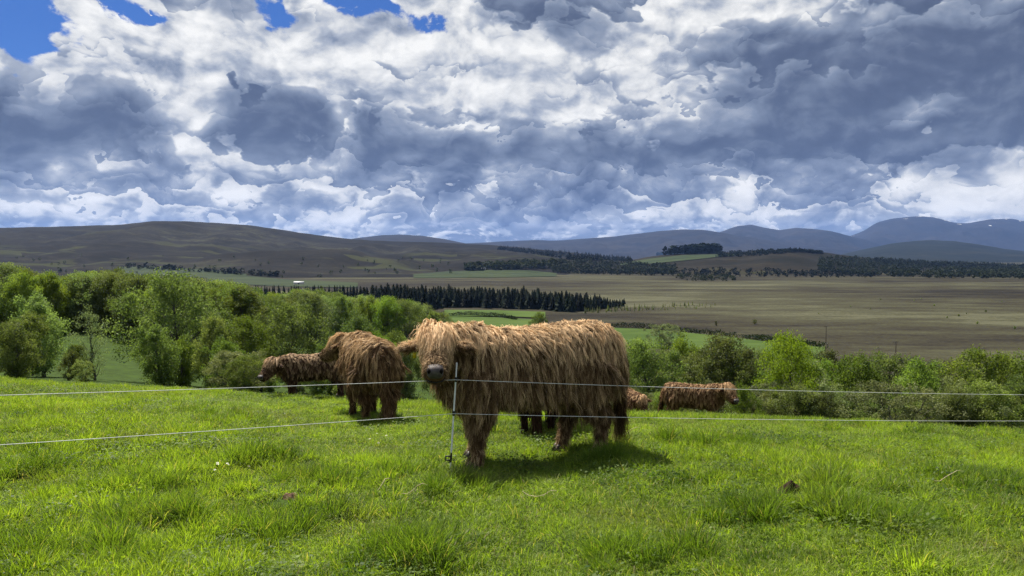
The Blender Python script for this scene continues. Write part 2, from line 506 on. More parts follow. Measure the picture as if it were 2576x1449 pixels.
def build_hills():
    far = heather('far_mountain_heath', [(0.009, 0.009, 0.011), (0.014, 0.013, 0.014), (0.021, 0.019, 0.018), (0.034, 0.030, 0.025)], 0.0006)
    farsnow = heather('snow_flecked_heath', [(0.009, 0.009, 0.011), (0.014, 0.013, 0.014), (0.020, 0.018, 0.018), (0.034, 0.030, 0.025)], 0.0006, snow=(0.004, 0.845))
    mid = heather('heather_slope', [(0.0055, 0.0056, 0.0058), (0.0100, 0.0098, 0.0092), (0.018, 0.0170, 0.0140), (0.042, 0.043, 0.025)], 0.0022, fields=0.6)
    dark = heather('forest_dark_slope', [(0.006, 0.008, 0.007), (0.009, 0.012, 0.009), (0.014, 0.016, 0.011), (0.025, 0.025, 0.016)], 0.003)
    wood = heather('moor_and_wood_slope', [(0.008, 0.009, 0.006), (0.014, 0.013, 0.009), (0.023, 0.019, 0.012), (0.034, 0.036, 0.014)], 0.003)
    ridge('mountain_snowy', [(1990, 645), (2060, 622), (2105, 600), (2140, 592), (2170, 580), (2200, 560), (2240, 549), (2285, 545), (2310, 543), (2350, 548), (2395, 560), (2430, 562), (2480, 552), (2540, 550), (2590, 560), (2700, 556), (2850, 575), (3000, 600)],
          12500, 16500, 19000, PLAIN, farsnow, 220, 1300, 0.9, 2, gully=300)
    ridge('mountain_peak', [(1650, 640), (1760, 605), (1810, 583), (1850, 569), (1885, 565), (1930, 574), (1960, 579), (2000, 573), (2050, 577), (2085, 581), (2130, 592), (2170, 602), (2250, 625), (2330, 645)],
          10800, 14000, 16000, PLAIN, far, 160, 1100, 0.9, 4, gully=240)
    ridge('mountain_long_ridge', [(1060, 640), (1170, 612), (1250, 608), (1330, 604), (1400, 605), (1460, 601), (1530, 596), (1600, 588), (1660, 581), (1720, 577), (1765, 578), (1810, 585), (1860, 594), (1950, 607), (2050, 620), (2150, 632), (2230, 645)],
          8200, 11500, 14000, PLAIN, far, 130, 1000, 0.9, 6, gully=160)
    ridge('hill_blue', [(780, 640), (860, 606), (900, 598), (960, 592), (1005, 590), (1060, 593), (1120, 602), (1170, 612), (1290, 640)],
          6500, 9000, 11000, PLAIN, far, 60, 900, 0.9, 8)
    ridge('hill_dark', [(2040, 655), (2110, 641), (2170, 627), (2240, 613), (2300, 606), (2345, 604), (2400, 607), (2470, 617), (2540, 628), (2650, 640), (2800, 652)],
          5200, 7500, 9000, PLAIN, dark, 50, 900, 0.9, 9)
    ridge('hill_heather', [(-700, 600), (-400, 585), (-150, 577), (0, 573), (110, 571), (200, 568), (290, 566), (345, 561), (385, 556), (440, 556), (500, 558), (560, 562), (620, 566), (680, 574), (740, 583), (800, 592), (880, 601), (960, 606), (1060, 609), (1150, 612), (1240, 617), (1300, 622), (1360, 628), (1430, 634), (1500, 642), (1560, 650), (1640, 662)],
          1500, 3900, 5200, PLAIN - 3, mid, 60, 500, 0.85, 12, nu=420, gully=42)
    ridge('hill_wooded', [(1400, 690), (1480, 672), (1560, 658), (1620, 648), (1665, 641), (1720, 637), (1800, 634), (1850, 635), (1900, 631), (1950, 628), (2010, 627), (2060, 634), (2120, 642), (2200, 650), (2300, 658), (2400, 664), (2500, 668), (2620, 672), (2800, 678)],
          1750, 2700, 3600, PLAIN - 3, wood, 22, 400, 0.8, 15, nu=320, gully=14)
build_hills()
# ------------------------------------------------------------------ trees
def leaf_mat(name, lo, hi, trans=0.45, tcol=(1.38, 1.48, 0.75), spec=0.18):
    def fn(nt):
        r = attr(nt, 'rnd'); o = objrand(nt)
        f = (r * 0.75 + o * 0.5 - 0.12).clamp()
        c = mixc(nt, f, lo, hi)
        # grey-green or yellow-green as a whole
        g = nt.nodes.new('ShaderNodeHueSaturation')
        nt.links.new(c.s, g.inputs['Color'])
        nt.links.new((0.462 + o * 0.05).s, g.inputs['Hue'])
        sat = (objrand(nt) * 7.31)._m('FRACT')
        nt.links.new((0.75 + sat * 0.4).s, g.inputs['Saturation'])
        nt.links.new((0.62 + (o * 3.77)._m('FRACT') * 0.72).s, g.inputs['Value'])
        c = X(nt, g.outputs[0])
        t = vmath(nt, 'MULTIPLY', c, tcol)
        a = principled(nt, c, 0.65, spec)
        b = shader(nt, 'ShaderNodeBsdfTranslucent', Color=t)
        return mixs(nt, trans, a, b)
    return material(name, fn)

def bark_mat(name, c0, c1):
    def fn(nt):
        p = pos(nt)
        n = noise(nt, vmath(nt, 'MULTIPLY', p, (1, 1, 0.5)), 5.0, 4, 0.6)
        return principled(nt, mixc(nt, n.ss(0.35, 0.65), c0, c1), 0.9, 0.1, bump(nt, n, 0.5, 0.05))
    return material(name, fn)

BARK = bark_mat('birch_bark', (0.030, 0.026, 0.022), (0.11, 0.10, 0.09))
LEAF = leaf_mat('birch_leaf', (0.055, 0.096, 0.020), (0.205, 0.268, 0.068))
LEAFY = leaf_mat('bright_leaf', (0.060, 0.108, 0.018), (0.165, 0.245, 0.042), 0.48)
LEAFW = leaf_mat('willow_leaf', (0.080, 0.115, 0.036), (0.215, 0.275, 0.095), 0.4, (1.1, 1.1, 0.7))

def leaves(C, size, g, droop=0.0, aspect=1.6):
    """one small rhombic leaf at each centre, randomly turned"""
    n = len(C)
    d = g.normal(size=(n, 3)); d[:, 2] -= droop; d /= np.linalg.norm(d, axis=1)[:, None]
    e = np.cross(d, g.normal(size=(n, 3))); e /= np.linalg.norm(e, axis=1)[:, None] + 1e-9
    s = size * (0.6 + 0.8 * g.random(n))[:, None]
    V = np.stack([C - d * s * aspect * .5, C + e * s * .5, C + d * s * aspect * .5, C - e * s * .5], 1)
    Q = np.arange(4 * n).reshape(n, 4)
    return V.reshape(-1, 3), Q

def broadleaf(seed, h=10.0, width=0.55, stems=1, droop=0.6, nclump=90, nleaf=110, leaf=0.16, low=0.12, fat=0.42, fill=0.25):
    """trunk, limbs and a domed crown of leaf clumps; returns trunk arrays, leaf arrays, leaf tints"""
    g = np.random.default_rng(seed)
    wood, trunks = [], []
    for s in range(stems):
        lean = g.normal(0, 0.05 + 0.14 * (stems > 1), 2)
        hh = h * (0.90 if s == 0 else 0.75)
        k = 10; t = np.linspace(0, 1, k)
        wob = np.cumsum(g.normal(0, 0.014 * h, (k, 2)), 0); wob[0] = 0
        P = np.zeros((k, 3)); P[:, 2] = t * hh - 0.3 * (t == 0); P[:, :2] = wob + lean * (t * hh)[:, None]
        if stems > 1: P[:, :2] += g.normal(0, 0.25, 2)
        r0 = 0.017 * h / math.sqrt(stems) + 0.03
        wood.append(tube_arrays(P, r0 * (1 - 0.95 * t) + 0.008, 6)); trunks.append((P, r0))
    off = g.random(4) * 6.28
    C, RN = [], []
    for j in range(nclump):
        f = ((j + g.random()) / nclump)                      # 0 low .. 1 top
        az = j * 2.39996 + g.normal(0, 0.35)
        z = h * (low + (0.985 - low) * f ** 0.9)
        zz = (z / h - low) / (1 - low)
        prof = (min(1, zz / fat) ** 0.55 if zz < fat else max(0.0, 1 - ((zz - fat) / (1 - fat)) ** 1.9) ** 0.62)
        Rm = 0.5 * width * h * prof * (1 + 0.20 * math.sin(2 * az + off[0]) + 0.16 * math.sin(3 * az + off[1] + 5 * zz) + 0.10 * math.sin(9 * zz + off[2]))
        rad = Rm * (0.15 + 0.85 * g.random() ** 0.5)
        P, r0 = trunks[j % stems]
        i = min(z / P[-1, 2], 1) * 9; i0 = int(min(i, 8)); ax = P[i0] + (P[i0 + 1] - P[i0]) * (i - i0)
        c = np.array([ax[0] + math.cos(az) * rad, ax[1] + math.sin(az) * rad, z]) + g.normal(0, .030 * h, 3)
        # the limb that carries it leaves the trunk lower down
        zb = max(0.06 * h, z - rad * (0.8 + 0.5 * g.random()) - 0.04 * h)
        i = min(zb / P[-1, 2], 0.97) * 9; i0 = int(min(i, 8)); b = P[i0] + (P[i0 + 1] - P[i0]) * (i - i0)
        if g.random() < 0.8:
            tt = np.linspace(0, 1, 5)[:, None]
            B = b * (1 - tt) + c * tt
            B[:, 2] += 0.12 * rad * np.sin(tt[:, 0] * math.pi) * (1 - 0.3 * droop)
            B[1:4] += g.normal(0, 0.05 * rad + 0.02, (3, 3))
            wood.append(tube_arrays(B, (0.010 + 0.30 * r0 * (1 - zz)) * (1 - 0.85 * tt[:, 0]) + 0.005, 4))
        r = h * (0.034 + 0.030 * g.random()) * (0.75 + 0.6 * width)
        n = int(nleaf * (0.55 + 0.9 * g.random()))
        v = g.normal(size=(n, 3)); v /= np.linalg.norm(v, axis=1)[:, None]
        v *= ((fill + (1 - fill) * g.random(n) ** 0.6) * (1 + .28 * np.abs(g.normal(size=n))))[:, None]
        p = c + v * r * np.array([1, 1, 0.72 + 0.55 * droop])
        p[:, 2] -= droop * 0.9 * r * g.random(n) ** 2
        C.append(p); RN.append(np.clip(0.08 + 0.75 * g.random() + 0.15 * g.normal(size=n), 0, 1))
    C = np.concatenate(C); RN = np.concatenate(RN)
    keep = C[:, 2] > 0.03 * h
    return merge(wood), leaves(C[keep], leaf, g, droop * 1.4), RN[keep]

def proto_tree(seed, mat, **kw):
    (tv, tf), (cv, cf), rn = broadleaf(seed, **kw)
    t = mk('trunk', tv, tf, BARK, link=False, smooth=True)
    c = mk('crown', cv, cf, mat, link=False, fattr={'rnd': rn})
    return t.data, c.data

def plant(name, proto, x, y, scale, wide, rz, label, cat, group, tilt=0.0, sink=0.15):
    z = gz(x, y) - sink
    e = empty(name, (x, y, z), rz, label=label, cat=cat, group=group)
    e.rotation_euler = (tilt, 0, rz)
    for nm, me in zip(('trunk', 'crown'), proto):
        o = bpy.data.objects.new(nm, me); COL.objects.link(o); o.parent = e
        o.scale = (scale * wide, scale * wide, scale)
    return e

TREES = {}
def tree_protos():
    for i in range(5):
        TREES['birch%d' % i] = proto_tree(100 + i, LEAF, h=10, width=[.60, .66, .55, .70, .64][i], droop=[.8, .6, .95, .7, .5][i], nclump=105, nleaf=175, leaf=0.115,
                                          low=[.14, .18, .12, .2, .10][i], fat=[.45, .5, .4, .55, .45][i])
    TREES['broad0'] = proto_tree(121, LEAF, h=10, width=.92, droop=.55, nclump=160, nleaf=150, leaf=0.105, low=.10, fat=.38)
    TREES['broad1'] = proto_tree(128, LEAFY, h=10, width=.85, droop=.9, nclump=160, nleaf=150, leaf=0.105, low=.06, fat=.42)
    TREES['yellow0'] = proto_tree(131, LEAFY, h=10, width=.55, droop=.8, nclump=95, nleaf=160, leaf=0.115, low=.06)
    for i in range(3):
        TREES['willow%d' % i] = proto_tree(140 + i, LEAFW, h=6, width=1.0, stems=3, droop=.3, nclump=95, nleaf=160, leaf=0.09, low=.05, fat=.5)
    TREES['thin0'] = proto_tree(150, LEAFW, h=10, width=.5, droop=.5, nclump=60, nleaf=65, leaf=0.10, low=.1)
tree_protos()

def env(u, tab):
    return float(np.interp(u, [a for a, _ in tab], [b for _, b in tab]))

def plant_woods():
    g = np.random.default_rng(5)
    base_h = lambda k: 6.0 if k.startswith('willow') else 10.0
    LOOK = {'birch0': 'rounded', 'birch1': 'full-crowned', 'birch2': 'narrow drooping', 'birch3': 'wide-topped', 'birch4': 'low-branched', 'broad0': 'broad spreading', 'yellow0': 'yellow-green',
            'willow0': 'dense', 'willow1': 'loose', 'willow2': 'low rounded'}
    def put(kind, u, vtop, D, wide, label, name='birch_tree', cat='tree', group=None):
        x = px(u, D); h = pz(vtop, D) - gz(x, D)
        h = min(max(h, 2.0), 17.5)
        s = h / base_h(kind)
        return plant(name, TREES[kind], x, D, s, wide, g.random() * 6.28, label, cat, group, g.normal(0, .03))
    # trees that stand out, one by one: (kind, column, top row, distance, width, label)
    put('broad0', 445, 688, 84, 1.05, 'tall spreading birch with many bare dark limbs, its crown broadest of the wood')
    put('birch2', 300 - 195, 742, 80, 1.15, 'rounded birch in front of the tall dark row at the wood\'s open end')
    put('birch4', 40, 790, 70, 1.2, 'low bushy birch at the foot of a rounded birch, beside the grass crest')
    put('thin0', 232, 772, 74, 0.95, 'thin pale grey-green birch with a straight black trunk showing through')
    put('willow1', 205, 905, 62, 1.0, 'pale silvery willow bush under a thin grey birch', 'willow_bush', 'bush')
    put('birch1', 604, 800, 76, 1.15, 'olive birch next to the tall spreading birch, branches down to the grass')
    put('birch0', 530, 800, 70, 0.95, 'slim birch squeezed between the spreading birch and an olive birch')
    put('birch3', 742, 765, 88, 1.05, 'drooping birch behind the dark brown calf')
    put('yellow0', 655, 812, 84, 0.85, 'yellow-green young birch beside the drooping birch behind the calf')
    put('yellow0', 900, 790, 110, 0.95, 'bright green birch rising behind the cow seen from the rear')
    put('broad1', 985, 836, 84, 0.8, 'bright green birch between the rear-view cow and the big cow\'s head')
    put('broad1', 1985, 843, 66, 0.85, 'large yellow-green weeping birch towering over the scrub by the lone calf')
    put('birch1', 1838, 850, 84, 1.15, 'rounded mid-green birch in front of the low green field')
    put('yellow0', 1728, 852, 96, 0.95, 'yellow-green birch at the near edge of the low green field')
    put('birch2', 2300, 908, 62, 1.25, 'birch with a bent dark trunk near the far power poles')
    put('birch0', 2150, 898, 66, 1.15, 'birch standing beside the large yellow-green weeping birch')
    put('birch3', 2500, 884, 62, 1.15, 'tall rounded birch at the far end of the scrub slope')
    put('yellow0', 2590, 905, 80, 1.2, 'yellow-green birch closing the far end of the scrub slope')
    put('birch1', 1630, 858, 80, 1.2, 'round-headed birch just past the big tan cow\'s rump')
    put('birch4', 1925, 884, 100, 1.1, 'birch tucked against the large yellow-green weeping birch on its cow side')
    put('birch0', 2075, 884, 110, 1.15, 'birch tucked against the large weeping birch on its pole side')
    put('birch3', 2222, 892, 74, 1.15, 'wide birch under the middle power pole')
    put('birch1', 2405, 912, 68, 1.2, 'full birch beside the tall rounded birch at the far end of the slope')
    put('willow2', 1755, 900, 84, 1.1, 'large pale willow right behind the lone calf', 'willow_bush', 'bush')
    put('birch4', 1345, 789, 330, 1.0, 'bright green birch on the hedge line by the low fields')
    put('willow0', 1677, 815, 330, 1.15, 'round dark bush at the corner of the hedge above the low green field', 'bush', 'bush')
    put('willow1', 1803, 806, 470, 0.62, 'small upright bush alone on the moor', 'bush', 'bush')
    put('willow2', 1900, 803, 480, 1.1, 'rounded pale bush alone on the moor, wider than the other lone bush', 'bush', 'bush')
    # the back rows of the left-hand wood, closed stands of look-alike birches
    envL = [(-400, 650), (0, 664), (60, 676), (150, 690), (230, 682), (300, 672), (370, 692), (450, 700), (520, 702), (600, 708), (680, 740), (740, 726), (800, 724), (880, 738), (960, 742), (1040, 752), (1100, 775), (1150, 800)]
    for row, (D, n, u0, u1, jit) in enumerate([(150, 26, -60, 640, 8), (166, 24, -80, 660, 10), (186, 24, -60, 700, 10), (215, 26, 100, 860, 14), (250, 26, 560, 1040, 18), (285, 24, 640, 1085, 20), (330, 24, 700, 1115, 22)]):
        for i in range(n):
            u = u0 + (u1 - u0) * (i + 0.2 + 0.6 * g.random()) / n
            Dd = D + g.normal(0, jit)
            v = env(u, envL) + abs(g.normal(0, 13)) + (4 if row else 0)
            k = g.choice(['birch0', 'birch1', 'birch2', 'birch3', 'birch4', 'birch1', 'broad0'])
            lab = LOOK[k] + (' dark-stemmed birch in the close row above a strip of pasture' if row < 3 else
                              ' birch in the wood running down towards the dark spruce plantation')
            put(k, u, v, Dd, 0.95 + 0.35 * g.random(), lab, group='birches in the close row above the pasture' if row < 3 else 'birches running down to the spruces')
    # nearer trees of the slope just below the crest of the field
    for i in range(30):
        u = -60 + 1190 * (i + g.random()) / 30
        if 235 < u < 370 and g.random() < 0.75: continue
        D = 52 + 66 * g.random()
        v = max(env(u, [(0, 800), (300, 850), (420, 800), (640, 830), (740, 830), (820, 860), (900, 835), (1010, 830), (1150, 850)]), env(u, envL) + 70) + 75 * g.random()
        k = g.choice(['birch0', 'birch1', 'birch2', 'birch3', 'yellow0', 'willow0', 'birch4'])
        w = k.startswith('willow')
        put(k, u, v + (50 if w else 0), D, 1.0 + 0.35 * g.random(), LOOK[k] + (' grey-green willow bush crowding the slope under the birches' if w else ' bushy birch on the slope just under the grass crest'),
            'willow_bush' if w else 'birch_tree', 'bush' if w else 'tree', 'willow bushes under the birches' if w else 'bushy birches just under the grass crest')
    envR = [(1480, 850), (1560, 852), (1620, 862), (1680, 850), (1760, 860), (1830, 862), (1900, 880), (1990, 870), (2080, 885), (2130, 912), (2200, 905), (2260, 912), (2300, 930), (2350, 946), (2420, 922), (2480, 905), (2700, 900)]
    for i in range(112):
        u = 1190 + 1480 * (i + g.random()) / 112
        far = i % 2 == 0                                     # two tiers: birches farther down, scrub close under the crest
        if far:
            D = 82 + 50 * g.random(); v = env(u, envR) + 14 + 48 * g.random()
            k = g.choice(['birch0', 'birch1', 'birch2', 'birch3', 'birch4', 'yellow0', 'willow0'])
        else:
            D = 44 + 30 * g.random(); v = 958 + 50 * g.random()
            k = g.choice(['willow0', 'willow1', 'willow2', 'birch4', 'birch1', 'yellow0'])
        if u < 1540: v = max(v, 880)
        w = k.startswith('willow')
        if v - 644 > 0.185 * F0: v = 644 + 0.185 * F0
        put(k, u, v, D, 1.0 + 0.3 * g.random(), LOOK[k] + (' pale willow bush in the scrub below the crest, downhill of the lone calf' if w else ' small birch standing among the pale willow scrub'),
            'willow_bush' if w else 'birch_tree', 'bush' if w else 'tree', 'willow scrub below the crest' if w else 'small birches among the willow scrub')
plant_woods()

# ------------------------------------------------------------------ spruce plantation and young larches
NEEDLE = leaf_mat('spruce_needle', (0.005, 0.010, 0.006), (0.013, 0.023, 0.011), 0.1, spec=0.02)
LARCH = leaf_mat('larch_needle', (0.060, 0.085, 0.018), (0.130, 0.165, 0.040), 0.45)
def conifer(seed, h=20.0, w=0.17, whorls=24, mat=NEEDLE, leafn=14, start=0.0):
    g = np.random.default_rng(seed)
    t = np.array([[0, 0, -.3], [0, 0, h * .5], [g.normal(0, .1), g.normal(0, .1), h]])
    tv, tf = tube_arrays(t, np.array([.013, .009, .001]) * h, 5)
    Vs, RN = [], []
    for k in range(whorls):
        f = start + (1 - start) * (k + .3 * g.random()) / whorls
        L0 = h * w * (1 - f) ** 0.8 + 0.015 * h
        nb = int(5 + 4 * (1 - f))
        for b in range(nb):
            a = 6.283 * b / nb + g.random() * 1.2 + k
            L = L0 * (0.7 + 0.5 * g.random())
            n = np.array([math.cos(a), math.sin(a), 0])
            s = np.array([-n[1], n[0], 0])
            z = f * h
            # a drooping bough of overlapping sprays
            for q in range(3):
                r0, r1 = L * q / 3, L * (q + 1.25) / 3
                wd = L * (0.36, 0.36, 0.22)[q]
                d0, d1 = -.25 * L * (q / 3) ** 1.3, -.32 * L * ((q + 1.25) / 3) ** 1.3
                c = [n * r0 + [0, 0, z + d0 + .02 * h], n * (r0 + r1) / 2 + s * wd + [0, 0, z + d1 - .02 * h + g.normal(0, .1)],
                     n * r1 + [0, 0, z + d1], n * (r0 + r1) / 2 - s * wd + [0, 0, z + d1 - .02 * h + g.normal(0, .1)]]
                Vs.append(c); RN.append(g.random())
    V = np.array(Vs).reshape(-1, 3)
    return (mk('trunk', tv, tf, BARK, link=False, smooth=True).data,
            mk('crown', V, np.arange(len(V)).reshape(-1, 4), mat, link=False, fattr={'rnd': RN}).data)

def plant_conifers():
    g = np.random.default_rng(8)
    P = [conifer(200 + i, 20, (.24, .21, .26, .22)[i]) for i in range(4)]
    top = [(640, 720), (760, 716), (900, 716), (920, 712), (1000, 712), (1100, 716), (1200, 717), (1300, 720), (1400, 726), (1480, 735), (1540, 748), (1570, 768)]
    bot = [(640, 760), (900, 790), (1130, 778), (1250, 780), (1360, 784), (1440, 790), (1500, 782), (1570, 776)]
    n = 0
    for row in range(6):
        for i in range(48):
            u = 900 + 672 * (i + g.random()) / 48
            vb = env(u, bot)
            D0 = (EYE - PLAIN + 1.5) / math.tan(PITCH + math.atan((vb - 724.5) / F0))
            D = D0 + row * 7 + g.normal(0, 2.5)
            x = px(u, D)
            h = (pz(env(u, top) + abs(g.normal(0, 6)) - 2, D) - gz(x, D)) * (1 - .05 * (5 - row) * g.random()) * (.86 + .2 * g.random())
            if u > 1530: h *= 0.85
            s = max(h, 6) / 20
            plant('spruce_tree', P[g.integers(4)], x, D, s, (1.15 + .45 * g.random()), g.random() * 6.28,
                  'dark spruce in the close plantation beyond the low fields', 'tree', 'spruces of the dark plantation')
    for i in range(40):                         # a thin, farther stand that shows over the birches
        u = 640 + 270 * (i + g.random()) / 40; D = 760 + g.normal(0, 16); x = px(u, D)
        h = pz(715 + abs(g.normal(0, 4)), D) - gz(x, D)
        plant('spruce_tree', P[g.integers(4)], x, D, h / 20, 1.0, g.random() * 6.28, 'dark spruce in the farther thin stand behind the birch wood', 'tree', 'spruces of the farther stand')
    Y = [conifer(220 + i, 6, .2, 10, LARCH, start=.05) for i in range(3)]
    for i in range(95):
        u = 1475 + 330 * (i / 95) ** 1.0 + g.normal(0, 6); k = (u - 1475) / 330
        vb = 790 - 14 * k - 10 * g.random(); hpx = (17 - 9 * k) * (0.6 + .6 * g.random())
        D = (EYE - PLAIN + .3) / math.tan(PITCH + math.atan((vb - 724.5) / F0)); x = px(u, D)
        plant('larch_sapling', Y[g.integers(3)], x, D, max(hpx * D / F0, 1.5) / 6, 1.1, g.random() * 6.28,
              'young pale green larch in the planted strip at the spruces\' foot', 'tree', 'young larches beside the spruces')
plant_conifers()
# ------------------------------------------------------------------ cattle
def loft(C, hw, hh, side, up=None, n=14, power=2.0):
    """closed loft of elliptical rings: centres C, half widths along `side`, half heights along the third axis"""
    C = np.asarray(C, float); m = len(C)
    T = np.gradient(C, axis=0); T /= np.linalg.norm(T, axis=1)[:, None]
    S = np.tile(np.asarray(side, float), (m, 1)) if np.ndim(side) == 1 else np.asarray(side, float)
    S = S - (S * T).sum(1)[:, None] * T; S /= np.linalg.norm(S, axis=1)[:, None]
    U = np.cross(T, S)
    a = np.arange(n) * 2 * math.pi / n
    ca, sa = np.cos(a), np.sin(a)
    if power != 2.0:
        ca = np.sign(ca) * np.abs(ca) ** (2 / power); sa = np.sign(sa) * np.abs(sa) ** (2 / power)
    V = C[:, None] + np.asarray(hw)[:, None, None] * ca[None, :, None] * S[:, None] + np.asarray(hh)[:, None, None] * sa[None, :, None] * U[:, None]
    V = np.concatenate([V.reshape(-1, 3), [C[0]], [C[-1]]])
    F = []
    for i in range(m - 1):
        for j in range(n):
            k = (j + 1) % n
            F.append((i * n + j, i * n + k, (i + 1) * n + k, (i + 1) * n + j))
    for j in range(n):
        k = (j + 1) % n
        F.append((m * n, k, j, j)); F.append((m * n + 1, (m - 1) * n + j, (m - 1) * n + k, (m - 1) * n + k))
    return V, F

def remesh(parts, voxel, smooth_it=4):
    me = bpy.data.meshes.new('tmp'); V, F, o = [], [], 0
    for v, f in parts:
        V.append(v); F += [tuple(dict.fromkeys(int(i) + o for i in q)) for q in f]; o += len(v)
    me.from_pydata(np.concatenate(V).tolist(), [], F)
    ob = bpy.data.objects.new('tmp', me); COL.objects.link(ob)
    r = ob.modifiers.new('r', 'REMESH'); r.mode = 'VOXEL'; r.voxel_size = voxel; r.use_smooth_shade = True
    s = ob.modifiers.new('s', 'SMOOTH'); s.factor = 0.5; s.iterations = smooth_it
    dg = bpy.context.evaluated_depsgraph_get(); dg.update()
    out = bpy.data.meshes.new_from_object(ob.evaluated_get(dg))
    bpy.data.objects.remove(ob); bpy.data.meshes.remove(me)
    return out

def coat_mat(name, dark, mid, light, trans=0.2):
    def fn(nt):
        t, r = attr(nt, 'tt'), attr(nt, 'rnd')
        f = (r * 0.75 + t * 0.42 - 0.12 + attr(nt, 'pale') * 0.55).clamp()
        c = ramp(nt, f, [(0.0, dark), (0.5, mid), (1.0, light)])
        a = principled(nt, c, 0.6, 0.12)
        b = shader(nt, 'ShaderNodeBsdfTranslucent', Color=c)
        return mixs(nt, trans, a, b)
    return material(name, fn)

def plain_mat(name, c, rough=0.6, spec=0.3, vary=0.0):
    def fn(nt):
        col = c
        if vary:
            n = noise(nt, pos(nt), 30.0, 4, 0.6)
            col = mixc(nt, n.ss(0.3, 0.7), tuple(x * (1 - vary) for x in c), tuple(min(1, x * (1 + vary)) for x in c))
        return principled(nt, col, rough, spec)
    return material(name, fn)

NOSE = plain_mat('nose_skin', (0.075, 0.064, 0.064), 0.62, 0.2, 0.3)
NOSTRIL = plain_mat('nostril_dark', (0.006, 0.005, 0.005), 0.9, 0.05)
BLACK = plain_mat('wet_black', (0.008, 0.007, 0.007), 0.25, 0.5)
HOOF = plain_mat('hoof_horn', (0.030, 0.024, 0.020), 0.5, 0.4, 0.4)
TAGY = plain_mat('yellow_tag', (0.62, 0.50, 0.03), 0.5, 0.4)

def norm(v): v = np.asarray(v, float); return v / (np.linalg.norm(v) + 1e-9)

